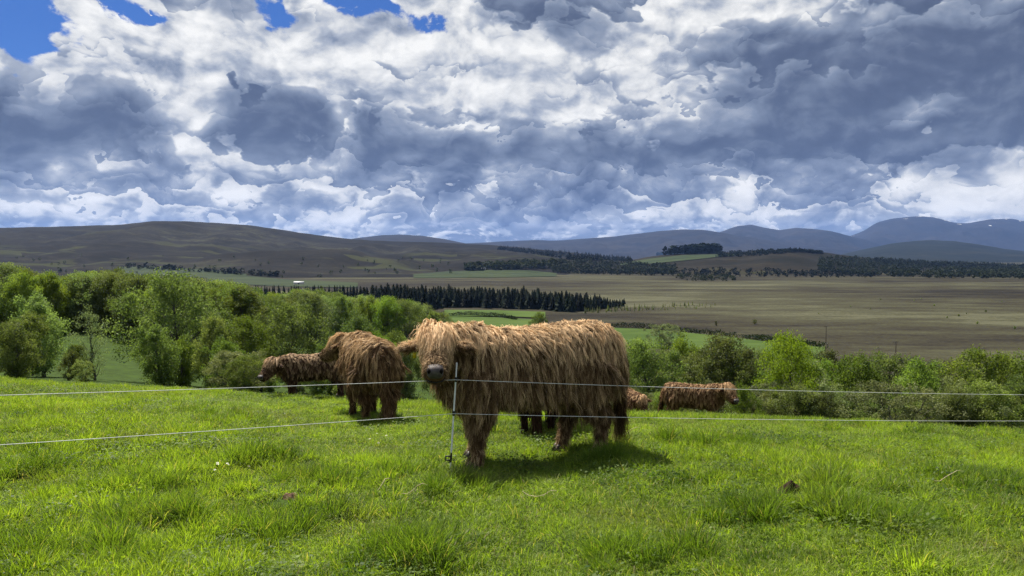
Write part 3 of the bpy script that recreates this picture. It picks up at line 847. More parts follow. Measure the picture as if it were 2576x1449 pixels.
def make_cow(label, loc, heading, scale, poll, yaw, pitch, coat, skin, nstrand, legs=None, seed=1, voxel=0.022, ribbon=0.0055, tailside=0.0, tag_ear=False, shag=1.0, longf=1.0, group='Highland cattle grazing the field', wither=0.0, pale_back=0.0, low_body=0.0, head=1.0, lengthwise=1.0):
    g = np.random.default_rng(seed)
    X0, Y0, Z0 = np.eye(3)
    # ---- body
    tors = np.array([(-.97, 1.0, .08, .12), (-.93, .985, .20, .22), (-.82, .97, .275, .30), (-.62, .945, .315, .335), (-.3, .905, .345, .35), (0, .885, .36, .345),
                     (.28, .885, .345, .345), (.5, .905, .305, .355), (.68, .925, .245, .315), (.80, .94, .17, .24), (.86, .95, .09, .13)])
    C = np.stack([tors[:, 0], 0 * tors[:, 0], tors[:, 1]], 1)
    parts = [loft(C, tors[:, 2], tors[:, 3], Y0, n=18, power=2.3)]
    poll = np.asarray(poll, float)
    hd = np.array([math.cos(pitch) * math.cos(yaw), math.cos(pitch) * math.sin(yaw), -math.sin(pitch)])
    hs = np.array([-math.sin(yaw), math.cos(yaw), 0.0])
    hu = np.cross(hd, hs)                                   # top of the head / bridge of the nose side
    n0, n1 = np.array([.50, 0, 1.0]), poll + hd * .06 - hu * .06
    nm = (n0 + n1) / 2 + np.array([.06, 0, -.02])
    tt = np.linspace(0, 1, 7)[:, None]
    NC = n0 * (1 - tt) ** 2 + 2 * nm * tt * (1 - tt) + n1 * tt ** 2
    parts.append(loft(NC, np.linspace(.25, .13, 7), np.linspace(.30, .17, 7), norm(Y0 + .5 * hs)))
    HS = 1.14 * head
    hc = [(-.06, .06, .05, .0), (-.02, .11, .10, 0.0), (.06, .125, .125, -.015), (.15, .12, .125, -.03), (.25, .095, .11, -.04), (.34, .082, .088, -.042), (.42, .086, .080, -.045), (.47, .076, .068, -.05), (.495, .045, .042, -.052)]
    parts.append(loft([poll + (hd * a + hu * e) * HS for a, b, c_, e in hc], [b * HS for _, b, _, _ in hc], [c_ * HS for _, _, c_, _ in hc], hs, n=16, power=2.3))
    jaw = [(.06, .04, .04), (.14, .06, .06), (.28, .055, .05), (.40, .05, .04), (.455, .03, .025)]
    parts.append(loft([poll + (hd * a - hu * (.135 - .04 * (a / .45))) * HS for a, _, _ in jaw], [b * HS for _, b, _ in jaw], [c_ * HS for _, _, c_ in jaw], hs, n=10))
    ears = []
    for s in (1, -1):
        e0 = poll + hd * .10 + hs * s * .11 - hu * .045
        ed = norm(hs * s * 1.0 + hd * .08 - hu * .06 + np.array([0, 0, .12]))
        tq = np.linspace(0, 1, 6)
        EC = e0 + np.outer(tq * .235, ed)
        EC[:, 2] -= .035 * tq ** 2
        parts.append(loft(EC, [.026, .052, .072, .078, .064, .03], [.026, .028, .028, .028, .026, .016], norm(hd - ed * (hd @ ed)), n=10))
        ears.append((e0, ed))
    # ---- legs
    L = {'fl': (0, 0), 'fr': (0, 0), 'hl': (0, 0), 'hr': (0, 0)}
    L.update(legs or {})
    feet = []
    for key, (dx, dy) in L.items():
        s = 1 if key[1] == 'l' else -1
        if key[0] == 'f':
            J = [(.50, .17 * s, .86, .20), (.50, .19 * s, .66, .15), (.49 + .35 * dx, .185 * s, .52, .105), (.52 + .75 * dx, .175 * s, .31, .070), (.51 + .95 * dx, .17 * s + dy, .13, .055), (.53 + dx, .17 * s + dy, .07, .062), (.55 + dx, .17 * s + dy, .03, .07)]
        else:
            J = [(-.66, .17 * s, .90, .23), (-.58 + .1 * dx, .19 * s, .70, .19), (-.60 + .35 * dx, .19 * s, .56, .13), (-.76 + .75 * dx, .18 * s, .40, .075), (-.74 + .95 * dx, .17 * s + dy, .20, .055), (-.73 + dx, .17 * s + dy, .07, .062), (-.71 + dx, .17 * s + dy, .03, .07)]
        J = np.array(J)
        parts.append(loft(J[:, :3], J[:, 3] * .9, J[:, 3] * 1.05, Y0, n=12))
        feet.append(J[-1, :3])
    me = remesh(parts, voxel)
    me.name = 'body'
    me.materials.clear(); me.materials.append(skin)
    gzl = gz(loc[0], loc[1])
    root = empty('highland_cow', (loc[0], loc[1], gzl + low_body), math.atan2(heading[1], heading[0]), label=label, cat='cow', group=group)
    root.scale = (scale * lengthwise, scale, scale)
    body = bpy.data.objects.new('body', me); COL.objects.link(body); body.parent = root
    # ---- hooves, two claws each
    for f in feet:
        Vh, Fh = [], []
        for c in (-1, 1):
            q = loft(np.array([f + [0, c * .028, .045], f + [.012, c * .03, .01], f + [.03, c * .032, -.03]]), [.026, .032, .034], [.045, .058, .068], Y0, n=10)
            Fh += [tuple(i + len(Vh) * 0 + sum(len(v) for v in Vh) for i in t) for t in q[1]]; Vh.append(q[0])
        mk('hoof', np.concatenate(Vh), np.array(Fh), HOOF, root, smooth=True)
    # ---- nose pad with nostrils, mouth, eyes
    def hp(a, s, u): return poll + (hd * a + hs * s + hu * u) * HS
    npad = []
    for a_, w_, h_ in ((.445, .064, .050), (.482, .061, .046), (.500, .053, .039), (.508, .038, .028), (.511, .016, .011)):
        npad.append((hp(a_, 0, -.010), w_, h_))
    nose = mk('nose', *(lambda q: (q[0], np.array(q[1])))(loft([p for p, _, _ in npad], [w * HS for _, w, _ in npad], [h * HS for _, _, h in npad], hs, n=18, power=3.0)), NOSE, root, smooth=True)
    for s in (1, -1):
        q = loft(np.array([hp(.470, s * .044, .012), hp(.494, s * .044, .012), hp(.507, s * .043, .010)]), [.016, .016, .012], [.020, .020, .015], norm(hs + .5 * s * hu), n=10)
        mk('nostril', q[0], np.array(q[1]), NOSTRIL, nose, smooth=True)
        q = loft(np.array([hp(.17, s * .085, .03), hp(.17, s * .112, .032), hp(.17, s * .125, .033)]), [.026, .024, .010], [.024, .022, .010], hd, n=10)
        mk('eye', q[0], np.array(q[1]), BLACK, root, smooth=True)
    q = loft(np.array([hp(.455, -.066, -.074), hp(.486, -.044, -.080), hp(.494, 0, -.083), hp(.486, .044, -.080), hp(.455, .066, -.074)]), [.010, .012, .012, .012, .010], [.004] * 5, hd, n=8)
    mk('mouth', q[0], np.array(q[1]), BLACK, root, smooth=True)
    if tag_ear:
        e0, ed = ears[1]
        c = e0 + ed * .085 + np.array([0, 0, -.06]) + hd * .045
        w, h = ed * .016, np.array([0, 0, .024]); th = hd * .004
        Vt = [c + sx * w + sz * h + st * th for st in (0, 1) for sx, sz in ((-1, -1), (1, -1), (1, 1), (-1, 1))]
        mk('ear_tag', Vt, np.array([(0, 1, 2, 3), (7, 6, 5, 4), (0, 4, 5, 1), (1, 5, 6, 2), (2, 6, 7, 3), (3, 7, 4, 0)]), TAGY, root)
    # ---- coat
    nv = len(me.vertices); co = np.zeros(nv * 3); me.vertices.foreach_get('co', co); co = co.reshape(-1, 3)
    me.calc_loop_triangles(); nt_ = len(me.loop_triangles)
    tri = np.zeros(nt_ * 3, np.int32); me.loop_triangles.foreach_get('vertices', tri); tri = tri.reshape(-1, 3)
    A, B, Cc = co[tri[:, 0]], co[tri[:, 1]], co[tri[:, 2]]
    N = np.cross(B - A, Cc - A); area = np.linalg.norm(N, axis=1); N /= area[:, None] + 1e-12
    cen = (A + B + Cc) / 3
    rel = cen - poll; ha, hsd, hv = rel @ hd, rel @ hs, rel @ hu
    def ear_test(P):
        m = np.zeros(len(P), bool)
        for e0, ed in ears:
            q = P - e0; al = q @ ed; rd = np.linalg.norm(q - al[:, None] * ed, axis=1)
            m |= (al > .03) & (al < .30) & (rd < .085)
        return m
    def regions(P):
        rl = P - poll; a_, s_, v_ = rl @ hd / HS, rl @ hs / HS, rl @ hu / HS
        em = ear_test(P)
        hm = (a_ > -.10) & (a_ < .55) & (np.abs(s_) < .19) & (np.abs(v_ + .04) < .20) & ~em
        fm = hm & (a_ > -.05) & (a_ < .14) & (v_ > .02) & (np.abs(s_) < .075)
        return a_, s_, v_, hm, fm, em
    _, _, _, inhead, fore, eart = regions(cen)
    cl = [tuple(v) for v in co]
    bvh = BVHTree.FromPolygons(cl, [tuple(t) for t in tri.tolist()])
    bvh_noear = BVHTree.FromPolygons(cl, [tuple(t) for t in tri[~eart].tolist()])
    ha = (cen - poll) @ hd / HS
    wgt = np.where(inhead, 1.5, 1.0) * np.where(fore, 2.4, 1.0) * np.where(eart, 1.6, 1.0)
    wgt[inhead & (ha > .2)] *= 3.0
    wgt[inhead & (ha > .46)] = 0.0
    under = (cen[:, 2] < .10)
    wgt[under] = 0.4
    def sample(n):
        i = g.choice(len(area), n, p=(area * wgt) / (area * wgt).sum())
        r1, r2 = np.sqrt(g.random(n)), g.random(n)
        return ((1 - r1)[:, None] * A[i] + (r1 * (1 - r2))[:, None] * B[i] + (r1 * r2)[:, None] * Cc[i]), N[i], i
    ng = max(300, nstrand // 11)
    GP, GN, gi = sample(ng)
    K = 7
    x, y, z = GP.T
    ha, hsd, hv, head_m, fore_m, ear_m = regions(GP)
    leg_m = (z < .52) & ~head_m & ~ear_m
    # lengths by region
    Ln = .16 + .10 * np.clip((1.18 - z) / .4, 0, 1)                       # back .17, flank .29
    Ln = np.where((z < .78) & (np.abs(x) < .75), np.minimum(Ln, .185), Ln)
    Ln = np.where((GN[:, 2] < -.35) & (z < .75) & ~leg_m, .11, Ln)        # belly skirt
    Ln = np.where((x > .62) & (z < .95), .22, Ln)                          # brisket
    Ln = np.where((x < -.8), .24, Ln)                                     # rump and breeching
    Ln = np.where(leg_m, .055 + .085 * np.clip((z - .2) / .32, 0, 1), Ln)
    Ln = np.where(leg_m & (z < .14), .065, Ln)
    Ln = np.where(head_m, .075, Ln)
    Ln = np.where(head_m & (ha > .25), .035, Ln)
    Ln = np.where(head_m & (ha > .40), .018, Ln)
    Ln = np.where(fore_m, .26 - .5 * np.clip(ha, 0, .2), Ln)
    Ln = np.where(~head_m & ~ear_m & (np.linalg.norm(GP - poll, axis=1) < .26), .12, Ln)
    Ln = np.where(ear_m, .05, Ln)
    Ln *= (.55 + .75 * g.random(ng)) * np.where(fore_m | head_m, 1.0, longf)
    # combing direction
    comb_d = np.tile(np.array([-.12, 0, -1.0]), (ng, 1))
    top = np.clip((GN[:, 2] - .35) / .5, 0, 1)
    sgn = np.where(y + g.normal(0, .06, ng) >= 0, 1.0, -1.0)
    side = np.stack([np.full(ng, -.45), sgn * 1.0, np.zeros(ng)], 1) + g.normal(0, .25, (ng, 3))
    comb_d = comb_d * (1 - top)[:, None] + side * top[:, None]
    sw = .55 * np.array(fbm(x * 2.3, z * 2.3 + y * 2, seed, 3)) * np.where(head_m | leg_m, .3, 1.0)
    comb_d[:, 0] += sw * 1.5
    fdir = hd * 1.3 + hs * (hsd * 1.2)[:, None] + np.array([0, 0, -.3])
    comb_d = np.where(fore_m[:, None], fdir, comb_d)
    comb_d = np.where((head_m & ~fore_m)[:, None], hd * .1 - hu * .5 + np.array([0, 0, -.6]), comb_d)
    ed_all = np.where((hsd >= 0)[:, None], ears[0][1], ears[1][1])
    comb_d = np.where((ear_m & ~fore_m)[:, None], ed_all * .9 + np.array([0, 0, -.25]), comb_d)
    comb_d += g.normal(0, .16 * shag, (ng, 3)) * np.where(fore_m, .6, 1.0)[:, None]
    tang = comb_d - (comb_d * GN).sum(1)[:, None] * GN
    tang /= np.linalg.norm(tang, axis=1)[:, None] + 1e-6
    lift = np.where(head_m & ~fore_m, .35, np.where(leg_m, .42, .50 + .30 * g.random(ng)))
    lift = np.where(fore_m, .30, lift)
    lift = np.where(ear_m, .55, lift)
    G = np.zeros((ng, K, 3)); G[:, 0] = GP
    ph, fr = g.random(ng) * 6.28, 6 + 7 * g.random(ng)
    wa = g.normal(0, 1, (ng, 3)); wa -= (wa * tang).sum(1)[:, None] * tang; wa /= np.linalg.norm(wa, axis=1)[:, None]
    amp = (.85 * shag * g.random(ng)) * np.where(leg_m | (head_m & ~fore_m), .5, 1.0)
    nn = GN.copy()
    for k in range(1, K):
        t = k / (K - 1)
        d = tang * .85 + nn * (lift * (1 - t) ** 1.5)[:, None] + np.array([0, 0, -1.0]) * (.20 + .75 * t) * np.where(Ln > .06, 1, .3)[:, None]
        d += wa * (amp * np.cos(ph + fr * t))[:, None]
        d /= np.linalg.norm(d, axis=1)[:, None]
        p = G[:, k - 1] + d * (Ln / (K - 1))[:, None]
        marg = .010 + .022 * g.random(ng) * np.minimum(1, Ln / .15)
        for i in range(ng):
            hit = (bvh_noear if fore_m[i] else bvh).find_nearest(p[i], .12)
            if hit[0] is None: continue
            nv_ = np.array(hit[1]); q_ = np.array(hit[0])
            dist = (p[i] - q_) @ nv_
            if dist < marg[i]: p[i] = p[i] + nv_ * (marg[i] - dist)
            nn[i] = nv_
        G[:, k] = p
    # strands follow the nearest guide and close up towards its tip
    kd = KDTree(ng)
    for i in range(ng): kd.insert(GP[i], i)
    kd.balance()
    SP, SN, si = sample(nstrand)
    gi_s = np.array([kd.find(p)[1] for p in SP])
    t = np.linspace(0, 1, K)[None, :, None]
    off = (SP - GP[gi_s])[:, None, :]
    lf = (.75 + .4 * g.random(nstrand))[:, None, None]
    clump = (.35 + .6 * g.random(nstrand))[:, None, None]
    S = GP[gi_s][:, None] + (G[gi_s] - GP[gi_s][:, None]) * lf + off * (1 - clump * t ** .9)
    S += g.normal(0, .006, (nstrand, 1, 3)) * t * shag + g.normal(0, .012 * shag, (nstrand, 1, 3)) * t ** 2
    Tn = np.gradient(S, axis=1)
    tw = SN + g.normal(0, .55, SN.shape)
    Sd = np.cross(Tn, tw[:, None]); Sd /= np.linalg.norm(Sd, axis=2)[:, :, None] + 1e-9
    ls = Ln[gi_s]
    wd = ribbon * (.6 + .8 * g.random(nstrand)) * np.clip(ls / .12, .55, 1.1) / scale
    prof = np.array([.8, 1, 1, .95, .8, .55, .12])[None, :, None]
    VL = S - Sd * wd[:, None, None] * prof * .5; VR = S + Sd * wd[:, None, None] * prof * .5
    V = np.stack([VL, VR], 2)                                # strand, k, side
    idx = np.arange(nstrand * K * 2).reshape(nstrand, K, 2)
    Q = np.stack([idx[:, :-1, 0], idx[:, :-1, 1], idx[:, 1:, 1], idx[:, 1:, 0]], -1)
    lockr = g.random(ng)
    rn = np.clip(.65 * lockr[gi_s] + .35 * g.random(nstrand), 0, 1)
    pal = np.where(fore[si], .45, 0) + np.where(eart[si], np.where(SN @ hd > .25, -.6, .25), 0) + pale_back * np.clip((SP[:, 2] - .95) / .25, 0, 1) + np.where((SP[:, 2] < .2) & (pale_back > .7) & (pale_back < .8), .5, 0)  # paler back: bleached hair, plus the sunlit top put into the colour
    def emit(name, m):
        s = np.where(m)[0]
        if not len(s): return
        nq = len(s)
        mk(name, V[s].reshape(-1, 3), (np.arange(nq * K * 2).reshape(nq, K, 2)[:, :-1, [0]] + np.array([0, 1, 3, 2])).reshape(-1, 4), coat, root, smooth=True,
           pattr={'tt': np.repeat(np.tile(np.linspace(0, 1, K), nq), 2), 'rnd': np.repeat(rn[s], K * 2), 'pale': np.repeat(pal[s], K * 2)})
    fm = fore[si]
    emit('forelock', fm)
    emit('coat', ~fm)
    # ---- tail with its long switch
    T0 = np.array([-.95, 0, 1.10]); kk = 12
    tq = np.linspace(0, 1, kk)
    TP = np.stack([-.95 - .05 * np.sin(np.minimum(tq * 3.2, 1.57)), tailside * tq, 1.10 - .78 * tq ** 1.1], 1)
    tv, tf = tube_arrays(TP, .032 * (1 - .6 * tq), 6)
    tail = mk('tail', tv, tf, skin, root, smooth=True)
    nh = max(150, nstrand // 28)
    ti = g.integers(0, kk - 2, nh); r0 = TP[ti] + g.normal(0, .02, (nh, 3))
    Lh = .16 + .30 * (ti / kk)
    k2 = np.linspace(0, 1, K)
    dirs = np.stack([g.normal(-.06, .12, nh), g.normal(0, .14, nh), -np.ones(nh)], 1)
    Sx = r0[:, None] + dirs[:, None] * (Lh[:, None] * k2)[:, :, None] + .02 * np.sin(k2 * 5)[None, :, None] * g.normal(0, 1, (nh, 1, 3)) - np.array([0, 0, 0])
    Sx[:, :, 2] = np.maximum(Sx[:, :, 2], .08)
    sd_ = np.stack([g.normal(0, .4, nh), np.ones(nh), np.zeros(nh)], 1)[:, None]
    w_ = ribbon * 1.3 / scale
    VV = np.stack([Sx - sd_ * w_ * prof * .5, Sx + sd_ * w_ * prof * .5], 2)
    mk('tail_switch', VV.reshape(-1, 3), (np.arange(nh * K * 2).reshape(nh, K, 2)[:, :-1, [0]] + np.array([0, 1, 3, 2])).reshape(-1, 4), coat, tail, smooth=True,
       pattr={'tt': np.repeat(np.tile(k2, nh), 2), 'rnd': np.repeat(g.random(nh) * .7, K * 2), 'pale': np.zeros(nh * K * 2)})
    return root

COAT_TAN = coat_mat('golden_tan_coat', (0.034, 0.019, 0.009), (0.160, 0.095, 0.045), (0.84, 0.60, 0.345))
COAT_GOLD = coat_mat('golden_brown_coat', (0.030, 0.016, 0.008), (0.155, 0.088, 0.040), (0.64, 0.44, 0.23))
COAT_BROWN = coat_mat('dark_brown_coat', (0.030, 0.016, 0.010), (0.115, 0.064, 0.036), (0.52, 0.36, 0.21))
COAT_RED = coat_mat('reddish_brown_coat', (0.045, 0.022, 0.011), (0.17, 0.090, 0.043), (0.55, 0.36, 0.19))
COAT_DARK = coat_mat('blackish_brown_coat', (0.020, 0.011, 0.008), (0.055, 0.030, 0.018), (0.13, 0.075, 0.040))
def skin_mat(n, c): return plain_mat(n, c, 0.8, 0.1, 0.3)

def build_cattle():
    # the big one: side on, head turned to the viewer
    h = (-math.cos(R(17)), -math.sin(R(17)))
    make_cow('big golden tan shaggy cow side-on behind the fence post, head turned to face the viewer', (0.14, 7.25), h, 1.055, (.93, .17, 1.225), R(77), R(27), COAT_TAN, skin_mat('tan_skin', (.10, .058, .03)),
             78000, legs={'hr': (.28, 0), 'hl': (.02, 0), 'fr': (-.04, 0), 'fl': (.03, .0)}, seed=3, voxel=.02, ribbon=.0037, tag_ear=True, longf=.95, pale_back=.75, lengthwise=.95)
    make_cow('golden brown shaggy cow seen from the rear, dark tail hanging, walking away', (px(925, 10.9), 10.9), (-math.sin(R(22)), math.cos(R(22))), .96, (1.08, .16, 1.12), R(50), R(30), COAT_GOLD, skin_mat('golden_skin', (.07, .036, .018)),
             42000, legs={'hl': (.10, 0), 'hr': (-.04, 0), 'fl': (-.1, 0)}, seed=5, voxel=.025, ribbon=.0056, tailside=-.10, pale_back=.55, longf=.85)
    make_cow('dark brown calf with paler back hair, partly behind the cow seen from the rear', (px(782, 15.4), 15.4), (-math.cos(R(16)), -math.sin(R(16))), .76, (.97, .20, 1.12), R(50), R(33), COAT_BROWN, skin_mat('dark_brown_skin', (.035, .016, .01)),
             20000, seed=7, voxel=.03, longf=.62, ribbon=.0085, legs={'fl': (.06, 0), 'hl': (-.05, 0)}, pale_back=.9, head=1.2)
    make_cow('lone reddish brown calf standing side-on in tall grass before the willow scrub', (px(1750, 17.6), 17.6), (math.cos(R(14)), -math.sin(R(14))), .77, (.93, -.22, 1.27), R(-58), R(32), COAT_RED, skin_mat('red_skin', (.05, .02, .01)),
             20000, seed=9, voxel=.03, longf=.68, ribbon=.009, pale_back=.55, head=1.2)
    make_cow('small red calf facing the viewer, half hidden beyond the grass crest', (px(1590, 19.9), 19.9), (.22, -.975), .76, (.96, -.02, 1.20), R(-6), R(44), COAT_RED, skin_mat('red_skin_dark', (.05, .02, .01)),
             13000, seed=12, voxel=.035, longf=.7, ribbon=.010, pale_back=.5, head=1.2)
    make_cow('blackish brown cow behind the big tan cow, hairy legs showing under its belly', (px(1362, 9.4), 9.35), (.10, .995), .92, (1.0, .1, 1.02), R(10), R(50), COAT_DARK, skin_mat('black_brown_skin', (.02, .011, .008)),
             9000, seed=14, voxel=.03, ribbon=.010)
build_cattle()
# ------------------------------------------------------------------ meadow grass
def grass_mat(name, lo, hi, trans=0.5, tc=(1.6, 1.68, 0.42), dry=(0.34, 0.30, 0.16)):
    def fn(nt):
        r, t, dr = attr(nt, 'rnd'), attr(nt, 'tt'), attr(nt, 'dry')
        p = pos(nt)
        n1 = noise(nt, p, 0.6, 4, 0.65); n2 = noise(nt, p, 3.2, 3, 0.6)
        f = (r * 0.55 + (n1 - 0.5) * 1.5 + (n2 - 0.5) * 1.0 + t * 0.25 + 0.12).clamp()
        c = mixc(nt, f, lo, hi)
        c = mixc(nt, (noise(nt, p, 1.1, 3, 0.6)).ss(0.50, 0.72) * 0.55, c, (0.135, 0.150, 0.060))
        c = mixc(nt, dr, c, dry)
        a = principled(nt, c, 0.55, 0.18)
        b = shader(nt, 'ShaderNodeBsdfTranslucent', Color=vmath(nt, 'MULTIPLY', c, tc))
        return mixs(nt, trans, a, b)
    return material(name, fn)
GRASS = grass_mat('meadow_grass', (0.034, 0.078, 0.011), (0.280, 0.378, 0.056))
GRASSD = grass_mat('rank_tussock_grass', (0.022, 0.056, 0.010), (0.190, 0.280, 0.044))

def blades(g, n, rad, h0, h1, lean, w=0.0045, dry=0.03, curl=0.6, up=1.0, flop=0.0):
    """a clump: n bent blades of three segments"""
    a = g.random(n) * 6.283; r = rad * np.sqrt(g.random(n))
    P0 = np.stack([np.cos(a) * r, np.sin(a) * r, np.full(n, -.02)], 1)
    h = h0 + (h1 - h0) * g.random(n) ** 1.5
    la = a + g.normal(0, 0.9, n)
    lv = np.abs(g.normal(lean, lean * .5, n)) * (0.3 + 0.9 * r / rad)
    out = np.stack([np.cos(la), np.sin(la), np.zeros(n)], 1)
    K = 4; pts = [P0]; ang = lv * .5
    for k in range(1, K):
        ang = ang + lv * curl * k / 2 + flop * g.random(n) * (k - 1)
        ang = np.minimum(ang, 2.1)
        d = out * np.sin(ang)[:, None] + np.array([0, 0, 1.0]) * np.cos(ang)[:, None]
        pts.append(pts[-1] + d * (h / (K - 1))[:, None])
    S = np.stack(pts, 1)
    fa = g.random(n) * 6.283
    sd = np.stack([np.cos(fa), np.sin(fa), np.zeros(n)], 1)[:, None]
    wd = (w * (.6 + .9 * g.random(n)))[:, None, None] * np.array([.8, 1, .75, .08])[None, :, None]
    V = np.stack([S - sd * wd, S + sd * wd], 2).reshape(-1, 3)
    base = np.arange(n)[:, None, None] * 8 + np.arange(3)[None, :, None] * 2
    Q = (base + np.array([0, 1, 3, 2])).reshape(-1, 4)
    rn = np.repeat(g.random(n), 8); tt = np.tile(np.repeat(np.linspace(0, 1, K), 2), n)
    dr = np.repeat((g.random(n) < dry).astype(float) * (.6 + .4 * g.random(n)), 8)
    return V, Q, rn, tt, dr

def build_grass():
    g = np.random.default_rng(21)
    coll = bpy.data.collections.new('grass_clumps')
    specs = []
    for i in range(5): specs.append((230, .15, .025, .075, .8, .0020, .05, .6, .15))     # turf
    for i in range(3): specs.append((190, .085, .05, .125, .45, .0022, .04, .45, .12))      # upright tuft
    for i in range(3): specs.append((110, .13, .05, .14, .9, .0020, .09, .55, .45))        # long, laid over
    for i in range(2): specs.append((9, .12, .08, .18, .6, .0015, .95, .4, .3))          # dry straws
    for i, (n, rad, h0, h1, lean, w, dry, curl, flop) in enumerate(specs):
        V, Q, rn, tt, dr = blades(g, n, rad, h0, h1, lean, w, dry, curl, flop=flop)
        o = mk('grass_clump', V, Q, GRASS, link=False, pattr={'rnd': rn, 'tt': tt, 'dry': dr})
        o.name = 'clump_%02d' % i
        coll.objects.link(o)
    # low broad leaves: clover and buttercup leaf rosettes
    for i in range(2):
        n = 60; a = g.random(n) * 6.283; r = .14 * np.sqrt(g.random(n))
        C = np.stack([np.cos(a) * r, np.sin(a) * r, .025 + .05 * g.random(n)], 1)
        nz = norm(np.array([0, 0, 1])) + g.normal(0, .35, (n, 3)); nz /= np.linalg.norm(nz, axis=1)[:, None]
        e = np.cross(nz, g.normal(size=(n, 3))); e /= np.linalg.norm(e, axis=1)[:, None]; f = np.cross(nz, e)
        s = (.006 + .007 * g.random(n))[:, None]
        V = np.stack([C - e * s, C - f * s * .8, C + e * s, C + f * s * .8], 1).reshape(-1, 3)
        o = mk('grass_clump', V, np.arange(4 * n).reshape(n, 4), GRASS, link=False, pattr={'rnd': np.repeat(g.random(n) * .5, 4), 'tt': np.zeros(4 * n), 'dry': np.zeros(4 * n)})
        o.name = 'clump_%02d' % (13 + i); coll.objects.link(o)
    for i in range(3):                                          # tall fine tussock
        V, Q, rn, tt, dr = blades(g, 240, .10, .09, .235, .42, .0021, .04, .5, flop=.15)
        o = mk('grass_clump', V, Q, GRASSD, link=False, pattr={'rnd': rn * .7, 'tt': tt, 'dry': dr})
        o.name = 'clump_%02d' % (15 + i); coll.objects.link(o)
    # ---- where each clump stands
    P, ID, SC = [], [], []
    def scatter(y0, y1, dens, smin, smax, ids, cond=None):
        hw = lambda y: .78 * y + 1.6
        A = (y1 - y0) * 2 * hw((y0 + y1) / 2); n = int(A * dens)
        y = y0 + (y1 - y0) * g.random(int(n * 1.25)); x = (g.random(len(y)) * 2 - 1) * hw(y1)
        k = np.abs(x) < hw(y); x, y = x[k], y[k]
        if cond is not None:
            k = g.random(len(x)) < cond(x, y); x, y = x[k], y[k]
        P.append(np.stack([x, y], 1)); ID.append(g.choice(ids, len(x))); SC.append(smin + (smax - smin) * g.random(len(x)))
    turf, tuft, lay, dryc, herb, tall = [0, 1, 2, 3, 4], [5, 6, 7], [8, 9, 10], [11, 12], [13, 14], [15, 16, 17]
    for y0, y1, dens in ((1.8, 5, 210), (5, 9, 165), (9, 15, 115), (15, 27, 75)):
        k = 1.0 if y1 < 10 else (1.05 if y1 < 16 else 1.1)
        scatter(y0, y1, dens, .75 * k, 1.25 * k, turf)
        pat = lambda x, y: np.clip(fbm(x * .5, y * .8, 31, 3) * 3.0 + .22, 0.02, 1)
        scatter(y0, y1, dens * .30, .8 * k, 1.35 * k, tuft, pat)
        pat2 = lambda x, y: np.clip(fbm(x * .45 + 9, y * .7, 37, 3) * 3.0 + .25, 0.03, 1)
        scatter(y0, y1, dens * .30, .8 * k, 1.3 * k, lay, pat2)
        scatter(y0, y1, dens * .035, .8, 1.2, dryc)
        scatter(y0, y1, dens * .10, .9, 1.4, herb, lambda x, y: np.clip(fbm(x * .6 + 4, y * .6, 41, 2) * 4, 0, 1))
    # tussocks seen in the photograph (column, row, size) plus the tall fringe on the crest
    def at(u, v):
        t = math.tan(PITCH + math.atan((v - 724.5) / F0)); D = 3.0
        for D in np.arange(2.0, 40, .02):
            if EYE - D * t <= gz(px(u, D), D): break
        return px(u, D), D
    for (u, v, n, r) in [(1170, 1230, 26, .16), (1020, 1390, 34, .20), (500, 1045, 14, .22), (630, 1160, 18, .18), (790, 1215, 16, .22), (1790, 1120, 20, .25), (1900, 1300, 24, .2), (2230, 1320, 24, .22),
                         (2150, 1280, 16, .2), (330, 1220, 14, .2), (150, 1400, 20, .2), (700, 1330, 16, .2), (2350, 1100, 16, .3), (2080, 1225, 18, .2), (1620, 1400, 16, .2), (2450, 1210, 16, .25), (1500, 1160, 10, .2), (60, 1190, 14, .2), (420, 1300, 16, .22), (1000, 1190, 14, .2)]:
        x0, y0 = at(u, v); n = int(n * .75)
        P.append(np.stack([x0 + g.normal(0, r * 1.0, n), y0 + g.normal(0, r * .55, n)], 1)); ID.append(g.choice(tall, n)); SC.append(.60 + .50 * g.random(n))
    n = 1500
    xx = (g.random(n) * 2 - 1) * 17; yy = 13.5 + 8 * g.random(n)
    P.append(np.stack([xx, yy], 1)); ID.append(g.choice(tuft + lay, n)); SC.append(.8 + .5 * g.random(n))
    P = np.concatenate(P); ID = np.concatenate(ID); SC = np.concatenate(SC)
    keep = np.ones(len(P), bool)
    for (u, v, r) in ((1997, 1240, .19), (722, 1252, .13)):     # bare spots: the molehill and the dung pat
        x0, y0 = at(u, v); keep &= (np.hypot(P[:, 0] - x0, P[:, 1] - y0) > r) & (np.hypot((P[:, 0] - x0) * 1.2, P[:, 1] - y0 + r * 1.2) > r)
    P, ID, SC = P[keep], ID[keep], SC[keep]
    Z = ground_z(P[:, 0], P[:, 1])
    V = np.stack([P[:, 0], P[:, 1], Z], 1)
    me = bpy.data.meshes.new('grass'); me.vertices.add(len(V)); me.vertices.foreach_set('co', V.astype(np.float32).ravel())
    at1 = me.attributes.new('idx', 'INT', 'POINT'); at1.data.foreach_set('value', ID.astype(np.int32))
    at2 = me.attributes.new('scl', 'FLOAT', 'POINT'); at2.data.foreach_set('value', SC.astype(np.float32))
    rot = np.stack([g.normal(0, .10, len(V)), g.normal(0, .10, len(V)), g.random(len(V)) * 6.283], 1)
    at3 = me.attributes.new('rot', 'FLOAT_VECTOR', 'POINT'); at3.data.foreach_set('vector', rot.astype(np.float32).ravel())
    o = bpy.data.objects.new('grass', me); COL.objects.link(o); o['kind'] = 'stuff'
    o['label'] = 'long sunlit green meadow grass with tussocks and dry straws'
    ng = bpy.data.node_groups.new('grass_scatter', 'GeometryNodeTree')
